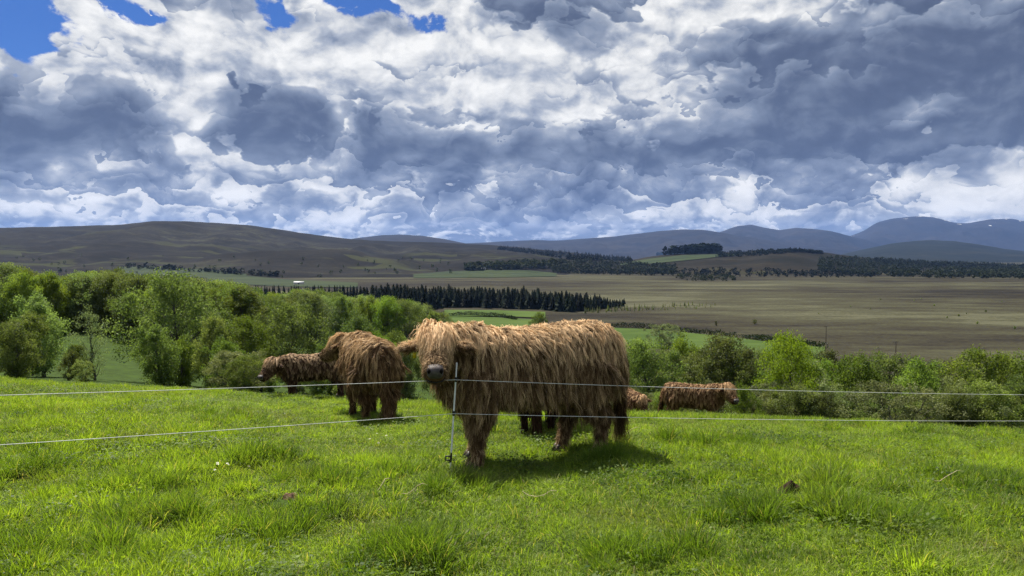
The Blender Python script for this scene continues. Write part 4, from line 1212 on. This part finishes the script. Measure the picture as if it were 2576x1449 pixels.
    ng.interface.new_socket('Geometry', in_out='INPUT', socket_type='NodeSocketGeometry')
    ng.interface.new_socket('Geometry', in_out='OUTPUT', socket_type='NodeSocketGeometry')
    nd, ln = ng.nodes, ng.links
    gi, go = nd.new('NodeGroupInput'), nd.new('NodeGroupOutput')
    ci = nd.new('GeometryNodeCollectionInfo'); ci.inputs['Collection'].default_value = coll
    ci.inputs['Separate Children'].default_value = True; ci.inputs['Reset Children'].default_value = True
    ip = nd.new('GeometryNodeInstanceOnPoints'); ip.inputs['Pick Instance'].default_value = True
    def na(name, t):
        q = nd.new('GeometryNodeInputNamedAttribute'); q.data_type = t; q.inputs['Name'].default_value = name
        return next(s for s in q.outputs if s.enabled and s.name == 'Attribute')
    e2r = nd.new('FunctionNodeEulerToRotation'); ln.new(na('rot', 'FLOAT_VECTOR'), e2r.inputs[0])
    ln.new(gi.outputs[0], ip.inputs['Points']); ln.new(ci.outputs[0], ip.inputs['Instance'])
    ln.new(na('idx', 'INT'), ip.inputs['Instance Index']); ln.new(e2r.outputs[0], ip.inputs['Rotation'])
    ln.new(na('scl', 'FLOAT'), ip.inputs['Scale']); ln.new(ip.outputs[0], go.inputs[0])
    md = o.modifiers.new('scatter', 'NODES'); md.node_group = ng
    print('grass clumps', len(V))
build_grass()
# ------------------------------------------------------------------ sight lines onto the land
def land_tree():
    V, F, o = [], [], 0
    for ob in sc.objects:
        if ob.get('kind') == 'structure' and ob.type == 'MESH':
            n = len(ob.data.vertices); c = np.zeros(n * 3); ob.data.vertices.foreach_get('co', c)
            V.append(c.reshape(-1, 3)); F += [tuple(i + o for i in p.vertices) for p in ob.data.polygons]; o += n
    return BVHTree.FromPolygons([tuple(v) for v in np.concatenate(V)], F)
LAND = land_tree()
def hit(u, v):
    """where the sight line of a frame position meets the land"""
    a = PITCH + math.atan((v - 724.5) / F0)
    d = Vector(((u - 1288) / F0 / math.cos(math.atan((v - 724.5) / F0)) * math.cos(a) * 1.0, math.cos(a), -math.sin(a)))
    d = Vector(((u - 1288) / F0, math.cos(PITCH) - (v - 724.5) / F0 * math.sin(PITCH), -math.sin(PITCH) - (v - 724.5) / F0 * math.cos(PITCH)))
    h = LAND.ray_cast(Vector((0, 0, EYE)) + d.normalized() * 26.0, d.normalized(), 40000)
    return np.array(h[0]) if h[0] is not None else None

# ------------------------------------------------------------------ pastures, hedges, far woods
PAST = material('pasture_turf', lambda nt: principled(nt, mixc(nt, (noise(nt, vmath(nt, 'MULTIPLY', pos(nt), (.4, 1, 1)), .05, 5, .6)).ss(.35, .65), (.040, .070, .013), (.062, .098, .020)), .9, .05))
PAST2 = material('shaded_rough_pasture', lambda nt: principled(nt, mixc(nt, (noise(nt, vmath(nt, 'MULTIPLY', pos(nt), (.4, 1, 1)), .02, 5, .6)).ss(.35, .65), (.020, .032, .014), (.034, .048, .019)), .9, .05))  # duller copy of the pasture turf, shade put into its colour
def field(name, top, bot, mat, nu=40, nv=10, lift=.35):
    u0, u1 = top[0][0], top[-1][0]; V = np.zeros((nu, nv, 3))
    for i, u in enumerate(np.linspace(u0, u1, nu)):
        a, b = env(u, top), env(u, bot)
        for j, v in enumerate(np.linspace(a, b, nv)):
            h = hit(u, v)
            V[i, j] = h + [0, 0, lift + .0004 * h[1]] if h is not None else V[i, j - 1]
    idx = np.arange(nu * nv).reshape(nu, nv)
    Q = np.stack([idx[:-1, :-1], idx[:-1, 1:], idx[1:, 1:], idx[1:, :-1]], -1).reshape(-1, 4)
    return mk(name, V.reshape(-1, 3), Q, mat, smooth=True, kind='structure')

HEDGE = leaf_mat('hedge_leaf', (0.010, 0.022, 0.007), (0.030, 0.050, 0.014), 0.2, spec=0.05)
def hedge(pts, h, w, n, label, lift=0.0):
    g = np.random.default_rng(int(pts[0][0]))
    P = np.array([p for p in (hit(u, v) for u, v in pts) if p is not None])
    seg = np.concatenate([[0], np.cumsum(np.linalg.norm(np.diff(P, axis=0), axis=1))])
    t = g.random(n) * seg[-1]
    C = np.stack([np.interp(t, seg, P[:, k]) for k in range(3)], 1)
    hv = h * (.72 + .5 * (fbm(t / 4.0, t * 0, 3, 3) + .5))
    C[:, 0] += g.normal(0, w * .3, n); C[:, 1] += g.normal(0, w * .3, n); C[:, 2] += hv * g.random(n) ** .7
    V, Q = leaves(C, .045 * seg[-1] ** .35 * 2.2, g)
    ro = empty('hedge', tuple(P[0]), label=label, cat='hedge')
    mk('foliage', V - P[0], Q, HEDGE, ro, fattr={'rnd': g.random(n) * .8})
    ns = max(6, int(seg[-1] / 6)); st = []
    for s in np.linspace(.02, .98, ns) * seg[-1]:
        b = np.array([np.interp(s, seg, P[:, k]) for k in range(3)]) - P[0]
        st.append(tube_arrays(np.array([b - [0, 0, .3], b + [0, 0, h * .6]]), np.array([.08, .04]), 4))
    sv, sf = merge(st)
    mk('stems', sv, sf, BARK, ro)

FARLEAF = leaf_mat('far_broadleaf', (0.014, 0.024, 0.009), (0.034, 0.048, 0.018), 0.2, spec=0.02)
FARDARK = leaf_mat('far_conifer', (0.005, 0.010, 0.006), (0.013, 0.021, 0.011), 0.1, spec=0.02)
def wood(label, top, bot, n, h, mat, seed, round_=True, pw=1.0):
    """a far wood read as one mass: small crowns set on the land between two rows of the frame"""
    g = np.random.default_rng(seed); Vs, RN = [], []
    u0, u1 = top[0][0], top[-1][0]
    for i in range(n):
        u = u0 + (u1 - u0) * g.random(); a, b = env(u, top), env(u, bot)
        p = hit(u, a + (b - a) * g.random() ** pw)
        if p is None: continue
        hh = h * (.55 + .8 * g.random()); r = hh * (.36 if round_ else .2); rn = g.random()
        k = 18
        if round_:
            v = g.normal(size=(k, 3)); v /= np.linalg.norm(v, axis=1)[:, None]
            c = p + [0, 0, hh * .55] + v * np.array([r, r, hh * .42])
            s = r * .6
        else:
            f = np.linspace(.08, .95, k); a_ = np.arange(k) * 2.4
            c = p + np.stack([np.cos(a_) * r * (1 - f), np.sin(a_) * r * (1 - f), f * hh], 1)
            s = r * (1.05 - f)[:, None] * 1.1
        d = g.normal(size=(k, 3)); d[:, 2] *= .5; d /= np.linalg.norm(d, axis=1)[:, None]
        e = np.cross(d, np.array([0, 0, 1.0]) + g.normal(0, .5, (k, 3))); e /= np.linalg.norm(e, axis=1)[:, None]
        Vs.append(np.stack([c - d * s, c - e * s, c + d * s, c + e * s], 1).reshape(-1, 3)); RN.append(np.clip(rn + g.normal(0, .15, k), 0, 1))
    V = np.concatenate(Vs)
    o = mk('distant_wood', V, np.arange(len(V)).reshape(-1, 4), mat, fattr={'rnd': np.concatenate(RN)}, kind='stuff')
    o['label'] = label

def build_valley():
    field('field', [(1535, 826), (1620, 829), (1700, 836), (1830, 849), (1925, 861), (2075, 874)], [(1535, 868), (1700, 880), (1925, 900), (2075, 905)], PAST)
    field('field', [(1118, 781), (1250, 782), (1372, 786)], [(1118, 796), (1250, 797), (1372, 801)], PAST)
    field('field', [(1118, 797), (1250, 800), (1360, 806)], [(1118, 822), (1250, 824), (1360, 826)], PAST)
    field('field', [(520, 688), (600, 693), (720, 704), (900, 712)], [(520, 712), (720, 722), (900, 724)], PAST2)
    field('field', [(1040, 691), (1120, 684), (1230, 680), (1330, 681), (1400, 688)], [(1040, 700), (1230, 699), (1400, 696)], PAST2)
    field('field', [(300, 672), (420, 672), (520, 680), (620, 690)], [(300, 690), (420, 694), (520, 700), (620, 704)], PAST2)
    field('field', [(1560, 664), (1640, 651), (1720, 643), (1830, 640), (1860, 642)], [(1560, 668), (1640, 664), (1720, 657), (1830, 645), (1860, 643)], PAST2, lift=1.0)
    hedge([(1130, 795), (1180, 794), (1230, 797), (1270, 801), (1300, 806)], 3.0, 3.0, 2600, 'dark hedge between the two bright green fields under the spruces')
    hedge([(1535, 822), (1600, 825), (1660, 829), (1720, 837), (1790, 843), (1850, 850)], 3.0, 3.0, 3000, 'dark trimmed hedge along the top of the low green field')
    hedge([(1870, 852), (1900, 856), (1930, 860), (1985, 866), (2075, 876)], 3.0, 4.0, 2600, 'shorter ragged hedge running from the low green field to the power pole')
    wood('dark pine wood capping the knoll on the far wooded hill', [(1652, 640), (1700, 634), (1808, 632)], [(1652, 643), (1700, 640), (1808, 637)], 420, 24, FARDARK, 1)
    wood('dark spruce wood on the low end of the heather hill', [(1250, 624), (1360, 632), (1440, 638), (1500, 643), (1590, 656)], [(1250, 628), (1360, 642), (1440, 655), (1500, 655), (1590, 659)], 620, 17, FARDARK, 2, False)
    wood('pale broadleaf wood at the foot of the heather hill', [(1170, 672), (1290, 664), (1400, 660)], [(1170, 682), (1290, 679), (1400, 676)], 300, 12, FARLEAF, 3)
    wood('mixed wood below the spruce-covered shoulder', [(1390, 662), (1480, 658), (1560, 662), (1700, 672)], [(1390, 686), (1480, 690), (1560, 692), (1700, 694)], 520, 11, FARLEAF, 4)
    wood('dark wood along the crest of the wooded hill', [(1800, 638), (1900, 634), (2010, 630), (2070, 637)], [(1800, 648), (1900, 645), (2010, 634), (2070, 640)], 420, 9, FARDARK, 5)
    wood('scattered birch wood spreading over the low end of the wooded hill', [(2060, 650), (2150, 650), (2300, 660), (2600, 672)], [(2060, 684), (2150, 694), (2300, 699), (2600, 702)], 1500, 10, FARLEAF, 6)
    wood('dark forest behind the wooded hill\'s low end', [(2200, 653), (2350, 662), (2600, 668)], [(2200, 664), (2350, 674), (2600, 684)], 900, 13, FARDARK, 7, False)
    wood('scrub at the moor\'s far edge under the wooded hill', [(1690, 694), (1760, 692), (1850, 696)], [(1690, 706), (1760, 708), (1850, 708)], 90, 7, FARLEAF, 8)
    wood('dark scrub along the foot of the wooded hill', [(1450, 680), (1640, 680), (1900, 680), (2200, 688)], [(1450, 690), (1640, 694), (1900, 697), (2200, 699)], 480, 8, FARDARK, 9)
    wood('dark wood at the foot of the heather hill, partly standing in for shade', [(280, 668), (400, 674), (520, 682), (700, 694)], [(280, 676), (400, 680), (520, 687), (700, 697)], 110, 9, FARDARK, 10)  # dark crowns here partly stand in for a band of shade
    wood('scattered thorn trees over the heather hill', [(0, 640), (700, 640), (1150, 650)], [(0, 690), (700, 700), (1150, 690)], 70, 7, FARLEAF, 11)
    # lone shrubs on the moor
    g = np.random.default_rng(77)
    for i, (u, v) in enumerate([(2215, 755), (2300, 757), (2318, 752), (2350, 770), (2382, 800), (2412, 796), (2432, 790), (2458, 815), (2553, 828), (2480, 785), (2190, 778), (2140, 772), (2520, 760), (2060, 790)]):
        p = hit(u, v)
        plant('moor_shrub', TREES['birch4'], p[0], p[1], .11 + .10 * g.random(), 1.3, g.random() * 6, 'tiny dark shrub dotted alone on the open moor', 'shrub', 'shrubs dotted over the moor')
    # power poles
    WOODP = plain_mat('pole_wood', (.075, .062, .048), .9, .1, .3)
    for (u, D, vt, lab) in ((2081, 372, 820, 'power pole with crossarm at the end of the ragged hedge'), (2258, 318, 858, 'power pole with crossarm rising from the moor behind the scrub birches'), (2462, 285, 886, 'power pole half hidden by the tall rounded birch')):
        x = px(u, D); zb = gz(x, D); h = pz(vt, D) - zb
        r = empty('power_pole', (x, D, zb - .3), .25, label=lab, cat='power pole', group='power poles crossing the moor')
        v, f = tube_arrays(np.array([[0, 0, 0], [0, 0, h * .5], [0, 0, h + .3]]), np.array([.19, .17, .14]), 8)
        mk('pole', v, f, WOODP, r, smooth=True)
        v, f = tube_arrays(np.array([[-1.3, 0, h - .1], [0, 0, h - .1], [1.3, 0, h - .1]]), np.array([.09, .09, .09]), 5)
        mk('crossarm', v, f, WOODP, r)
        for dx in (-1.15, 0, 1.15):
            v, f = tube_arrays(np.array([[dx, 0, h - .02], [dx, 0, h + .12], [dx, 0, h + .3]]), np.array([.05, .09, .04]), 6)
            mk('insulator', v, f, HOOF, r)
    # two small farm sheds far off
    WALL = plain_mat('harled_wall', (.55, .53, .48), .9, .1, .1); ROOF = plain_mat('sheet_roof', (.42, .43, .44), .6, .3, .1); DOOR = plain_mat('shed_door', (.06, .05, .04), .8, .1)
    for (u, v, L, W, Hh, rz, lab) in ((752, 716, 15, 7, 3.2, .15, 'small pale shed beyond the birch wood at the heather hill\'s foot'), (1215, 678, 13, 7, 3.0, -.2, 'low pale farm shed beside the pale broadleaf wood')):
        p = hit(u, v)
        r = empty('farm_shed', (p[0], p[1], p[2] - .5), rz, label=lab, cat='shed')
        V = [(sx * L / 2, sy * W / 2, z) for z in (0, Hh + .5) for sx, sy in ((-1, -1), (1, -1), (1, 1), (-1, 1))]
        V += [(-L / 2, 0, Hh + 2.4), (L / 2, 0, Hh + 2.4)]
        mk('wall', V, [np.array([(0, 1, 5, 4), (1, 2, 6, 5), (2, 3, 7, 6), (3, 0, 4, 7)]), np.array([(4, 8, 7), (5, 6, 9)])], WALL, r)
        o = .4; z0, z1 = Hh + .38, Hh + 2.6
        V = [(-L / 2 - o, -W / 2 - o, z0), (L / 2 + o, -W / 2 - o, z0), (L / 2 + o, 0, z1), (-L / 2 - o, 0, z1), (-L / 2 - o, W / 2 + o, z0), (L / 2 + o, W / 2 + o, z0)]
        V += [(x, y, z - .12) for x, y, z in V]
        mk('roof', V, np.array([(0, 1, 2, 3), (3, 2, 5, 4), (6, 9, 8, 7), (9, 10, 11, 8), (0, 6, 7, 1), (4, 5, 11, 10), (0, 3, 9, 6), (3, 4, 10, 9), (1, 7, 8, 2), (2, 8, 11, 5)]), ROOF, r)
        V = [(sx * 1.3, -W / 2 - .06 + sy * .05, z) for z in (.3, 3.1) for sx, sy in ((-1, -1), (1, -1), (1, 1), (-1, 1))]
        mk('door', V, np.array([(0, 1, 5, 4), (1, 2, 6, 5), (2, 3, 7, 6), (3, 0, 4, 7), (4, 5, 6, 7)]), DOOR, r)
build_valley()

# ------------------------------------------------------------------ electric fence
WHITEP = plain_mat('white_polywire', (.78, .79, .76), .45, .4, .06)
ROD = plain_mat('white_fibreglass_rod', (.72, .74, .74), .35, .5, .05)
CLIP = plain_mat('black_plastic', (.012, .012, .013), .4, .4)
def box_arrays(c, ax, s):
    c = np.asarray(c, float); V = []
    for k in (-1, 1):
        for i, j in ((-1, -1), (1, -1), (1, 1), (-1, 1)):
            V.append(c + ax[0] * s[0] * i + ax[1] * s[1] * j + ax[2] * s[2] * k)
    return np.array(V), np.array([(0, 3, 2, 1), (4, 5, 6, 7), (0, 1, 5, 4), (1, 2, 6, 5), (2, 3, 7, 6), (3, 0, 4, 7)])
def fence_post(x, y, lean, label, h=.92, clips=(.455, .765)):
    z = gz(x, y)
    r = empty('fence_post', (x, y, z), 0, label=label, cat='fence post', group='posts of the electric fence')
    d = norm([lean, .02, 1.0]); A = norm(np.cross(d, [0, 1, 0])); B = np.cross(d, A)
    tq = np.array([-.03, .2, .5, .8, h - .006, h]); v, f = tube_arrays(np.outer(tq, d), np.array([.008, .008, .0078, .0075, .0075, .0045]), 10)
    mk('rod', v, f, ROD, r, smooth=True)
    v, f = tube_arrays(np.outer([-.22, -.03, .0], d), np.array([.001, .005, .005]), 6)
    mk('ground_spike', v, f, HOOF, r)
    for c in clips:                                     # clamp with a hook that holds the wire
        p = [tube_arrays(np.outer([c - .022, c - .012, c + .012, c + .022], d), np.array([.010, .0135, .0135, .010]), 8)]
        p.append(box_arrays(d * (c + .018) - A * .015 - B * .0, (A, B, d), (.012, .004, .004)))
        p.append(box_arrays(d * c + B * -.014, (A, B, d), (.016, .006, .008)))
        v, f = merge(p); mk('wire_clip', v, f, CLIP, r)
    # step bracket near the ground: a collar and a square loop
    c = .155
    p = [tube_arrays(np.outer([c - .035, c, c + .055], d), np.array([.011, .011, .008]), 8)]
    for (a, e, sa, sd_) in ((.030, .016, .020, .005), (.030, -.020, .020, .005), (.048, -.002, .005, .022)):
        p.append(box_arrays(d * (c + e) + A * a, (A, B, d), (sa, .007, sd_)))
    v, f = merge(p); mk('step_bracket', v, f, CLIP, r)
    return [Vector((x, y, z)) + Vector(d) * c for c in clips]

def build_fence():
    D = 6.56
    xp = px(1130, D)
    zg = gz(xp, D)
    lo, up = fence_post(xp, D, .062, 'thin white fence post with black clips in front of the big cow', h=pz(912, D) - zg, clips=(pz(1040, D) - zg, pz(955, D) - zg))
    lo, up = np.array(lo), np.array(up)
    B = np.array([0, -.016, 0])
    # ends measured where the wires leave the frame
    lend = {'up': np.array([px(0, 4.43), 4.43, pz(987, 4.43)]), 'lo': np.array([px(0, 4.43), 4.43, pz(1112, 4.43)])}
    rend = {'up': np.array([px(2576, 8.34), 8.34, pz(983, 8.34)]), 'lo': np.array([px(2576, 8.34), 8.34, pz(1050, 8.34)])}
    for key, st, sag, lab in (('up', up, .05, 'upper white electric fence wire running past the top clip of the post'), ('lo', lo, .045, 'lower white electric fence wire running past the bottom clip of the post')):
        st = st + B
        L = st + (lend[key] - st) * 1.9; Rr = st + (rend[key] - st) * 1.55
        pts = []
        for a, b, n in ((L, st, 40), (st, Rr, 56)):
            t = np.linspace(0, 1, n)[(1 if pts else 0):, None]
            q = a * (1 - t) + b * t; q[:, 2] -= sag * 4 * (t * (1 - t))[:, 0] * (.35 if n == 40 else 1.0)
            pts.append(q)
        P = np.concatenate(pts)
        v, f = tube_arrays(P, np.full(len(P), .0022), 6)
        mk('fence_wire', v, f, WHITEP, smooth=True, label=lab, cat='wire', group='wires of the electric fence')
    for (a, rem, lab) in ((lend, 1.9, 'white fence post where the wires end by the viewer'), (rend, 1.55, 'white fence post where the wires end along the crest')):
        e = {k: s + B + (a[k] - s - B) * rem for k, s in (('up', up), ('lo', lo))}
        z = gz(e['up'][0], e['up'][1])
        c0, c1 = e['lo'][2] - z, e['up'][2] - z
        fence_post(e['up'][0], e['up'][1] + .016, .0, lab, h=c1 + .15, clips=(c0, c1))
build_fence()

# ------------------------------------------------------------------ small things in the grass
def ground_at(u, v):
    t = math.tan(PITCH + math.atan((v - 724.5) / F0))
    for D in np.arange(2.0, 30, .01):
        if EYE - D * t <= gz(px(u, D), D): return px(u, D), D
    return px(u, D), D
def lump(name, u, v, r, h, mat, seed, label, cat):
    g = np.random.default_rng(seed); x, y = ground_at(u, v); n, m = 22, 9
    V = []
    for i in range(m):
        f = i / (m - 1)
        for j in range(n):
            a = 6.283 * j / n; k = 1 + .35 * float(fbm(np.array(math.cos(a) * 2 + f * 3), np.array(math.sin(a) * 2), seed, 3))
            V.append((math.cos(a) * r * k * f, math.sin(a) * r * .8 * k * f, h * (1 - f ** 1.6) * (1 + .45 * float(fbm(np.array(math.cos(a) * f * 5), np.array(math.sin(a) * f * 5), seed + 7, 3))) - .03))
    idx = np.arange(n * m).reshape(m, n); nx = np.roll(idx, -1, 1)
    Q = np.stack([idx[:-1], idx[1:], nx[1:], nx[:-1]], -1).reshape(-1, 4)
    o = mk(name, V, Q, mat, smooth=False, label=label, cat=cat); o.location = (x, y, gz(x, y)); return o
SOIL = plain_mat('dark_soil', (.030, .020, .014), .95, .05, .5)
lump('molehill', 1997, 1240, .135, .11, SOIL, 3, 'dark crumbly molehill in the grass among tussocks', 'molehill')
lump('dung_pat', 722, 1252, .09, .07, plain_mat('dry_dung', (.13, .085, .055), .95, .05, .4), 5, 'small brown dung pat lying in the bright grass', 'dung')

STRAW = plain_mat('dead_straw', (.52, .44, .27), .7, .2, .2)
def build_litter():
    g = np.random.default_rng(61)
    for (u, v, L, a, lab) in ((1358, 1276, .30, -.6, 'pale dead stalk lying on short grass between the shadow and the molehill'), (965, 1253, .14, .9, 'short curled dead stalk near the dung pat'), (1590, 1110, .22, .2, 'dead stalk on the grass just beyond the big cow\'s hind foot'), (2400, 1232, .26, .1, 'dead stalk lying across grass near the tussocks past the molehill'), (1040, 1266, .2, .05, 'dead stalk lying level close to the curled one')):
        x, y = ground_at(u, v); t = np.linspace(-.5, .5, 6)
        P = np.stack([np.cos(a) * t * L, np.sin(a) * t * L, .11 + .04 * np.sin(t * 4 + a)], 1) + g.normal(0, .004, (6, 3))
        v_, f_ = tube_arrays(P, np.array([.0018, .0024, .0024, .0022, .002, .001]), 6)
        o = mk('dead_stalk', v_, f_, STRAW, smooth=True, label=lab, cat='stalk'); o.location = (x, y, gz(x, y))
    # daisies and small blue flowers
    stem = tube_arrays(np.array([[0, 0, 0], [.004, 0, .06], [.0, .004, .13]]), np.array([.0014, .0013, .0012]), 4)
    stem_me = mk('stem', *stem, GRASS, link=False, pattr={'rnd': np.full(len(stem[0]), .4), 'tt': np.zeros(len(stem[0])), 'dry': np.zeros(len(stem[0]))}).data
    Vp, Fp = [], []
    for k in range(10):
        a = k * .628; c, s = math.cos(a), math.sin(a); o = len(Vp)
        Vp += [(c * .003, s * .003, .13), (c * .010 - s * .003, s * .010 + c * .003, .134), (c * .014, s * .014, .133), (c * .010 + s * .003, s * .010 - c * .003, .134)]
        Fp.append((o, o + 1, o + 2, o + 3))
    pet_w = mk('petals', Vp, np.array(Fp), plain_mat('white_petal', (.8, .8, .78), .6, .2), link=False).data
    pet_b = mk('petals', Vp, np.array(Fp), plain_mat('blue_petal', (.16, .22, .62), .6, .2), link=False).data
    cen = tube_arrays(np.array([[0, 0, .128], [0, 0, .134], [0, 0, .137]]), np.array([.002, .005, .001]), 8)
    cen_me = mk('flower_centre', *cen, TAGY, link=False).data
    def flower(name, x, y, pet, lab, cat, grp):
        e = empty(name, (x, y, gz(x, y) + .0), g.random() * 6, label=lab, cat=cat, group=grp)
        e.rotation_euler = (g.normal(-.25, .2), g.normal(0, .2), g.random() * 6); s = .55 + .3 * g.random(); e.scale = (s, s, s)
        for nm, me in (('stem', stem_me), ('petals', pet), ('flower_centre', cen_me)):
            o = bpy.data.objects.new(nm, me); COL.objects.link(o); o.parent = e
    for i in range(9):
        x, y = ground_at(540 + g.normal(0, 60), 1197 + g.normal(0, 8)); flower('daisy', x, y, pet_w, 'white daisy in the loose patch of daisies in mid-meadow grass', 'flower', 'daisies in the meadow')
    for i in range(5):
        x, y = ground_at(1010 + g.normal(0, 30), 1120 + g.normal(0, 12)); flower('daisy', x, y, pet_w, 'white daisy near the foot of the fence post', 'flower', 'daisies by the fence post')
    for (u, v) in ((1553, 1395), (1168, 1290), (2070, 1120), (1815, 1115), (2180, 1090), (955, 1240), (2095, 1146), (1560, 1390)):
        x, y = ground_at(u, v); flower('bluebell', x, y, pet_b, 'small blue flower alone in the grass', 'flower', 'blue flowers in the meadow')
build_litter()
# ------------------------------------------------------------------ haze over the valley
def build_haze():
    x0, x1, y0, y1, z0, z1 = -26000, 26000, -26000, 26000, -47.5, 1100
    V = [(x, y, z) for z in (z0, z1) for (x, y) in ((x0, y0), (x1, y0), (x1, y1), (x0, y1))]
    F = [(0, 3, 2, 1), (4, 5, 6, 7), (0, 1, 5, 4), (1, 2, 6, 5), (2, 3, 7, 6), (3, 0, 4, 7)]
    m = bpy.data.materials.new('haze'); m.use_nodes = True; nt = m.node_tree; nt.nodes.clear()
    out = nt.nodes.new('ShaderNodeOutputMaterial'); v = nt.nodes.new('ShaderNodeVolumePrincipled')
    v.inputs['Color'].default_value = (0.27, 0.47, 1.0, 1); v.inputs['Density'].default_value = 2.1e-5
    v.inputs['Anisotropy'].default_value = 0.15
    nt.links.new(v.outputs[0], out.inputs['Volume'])
    o = mk('haze', V, np.array(F), m, kind='stuff')
build_haze()
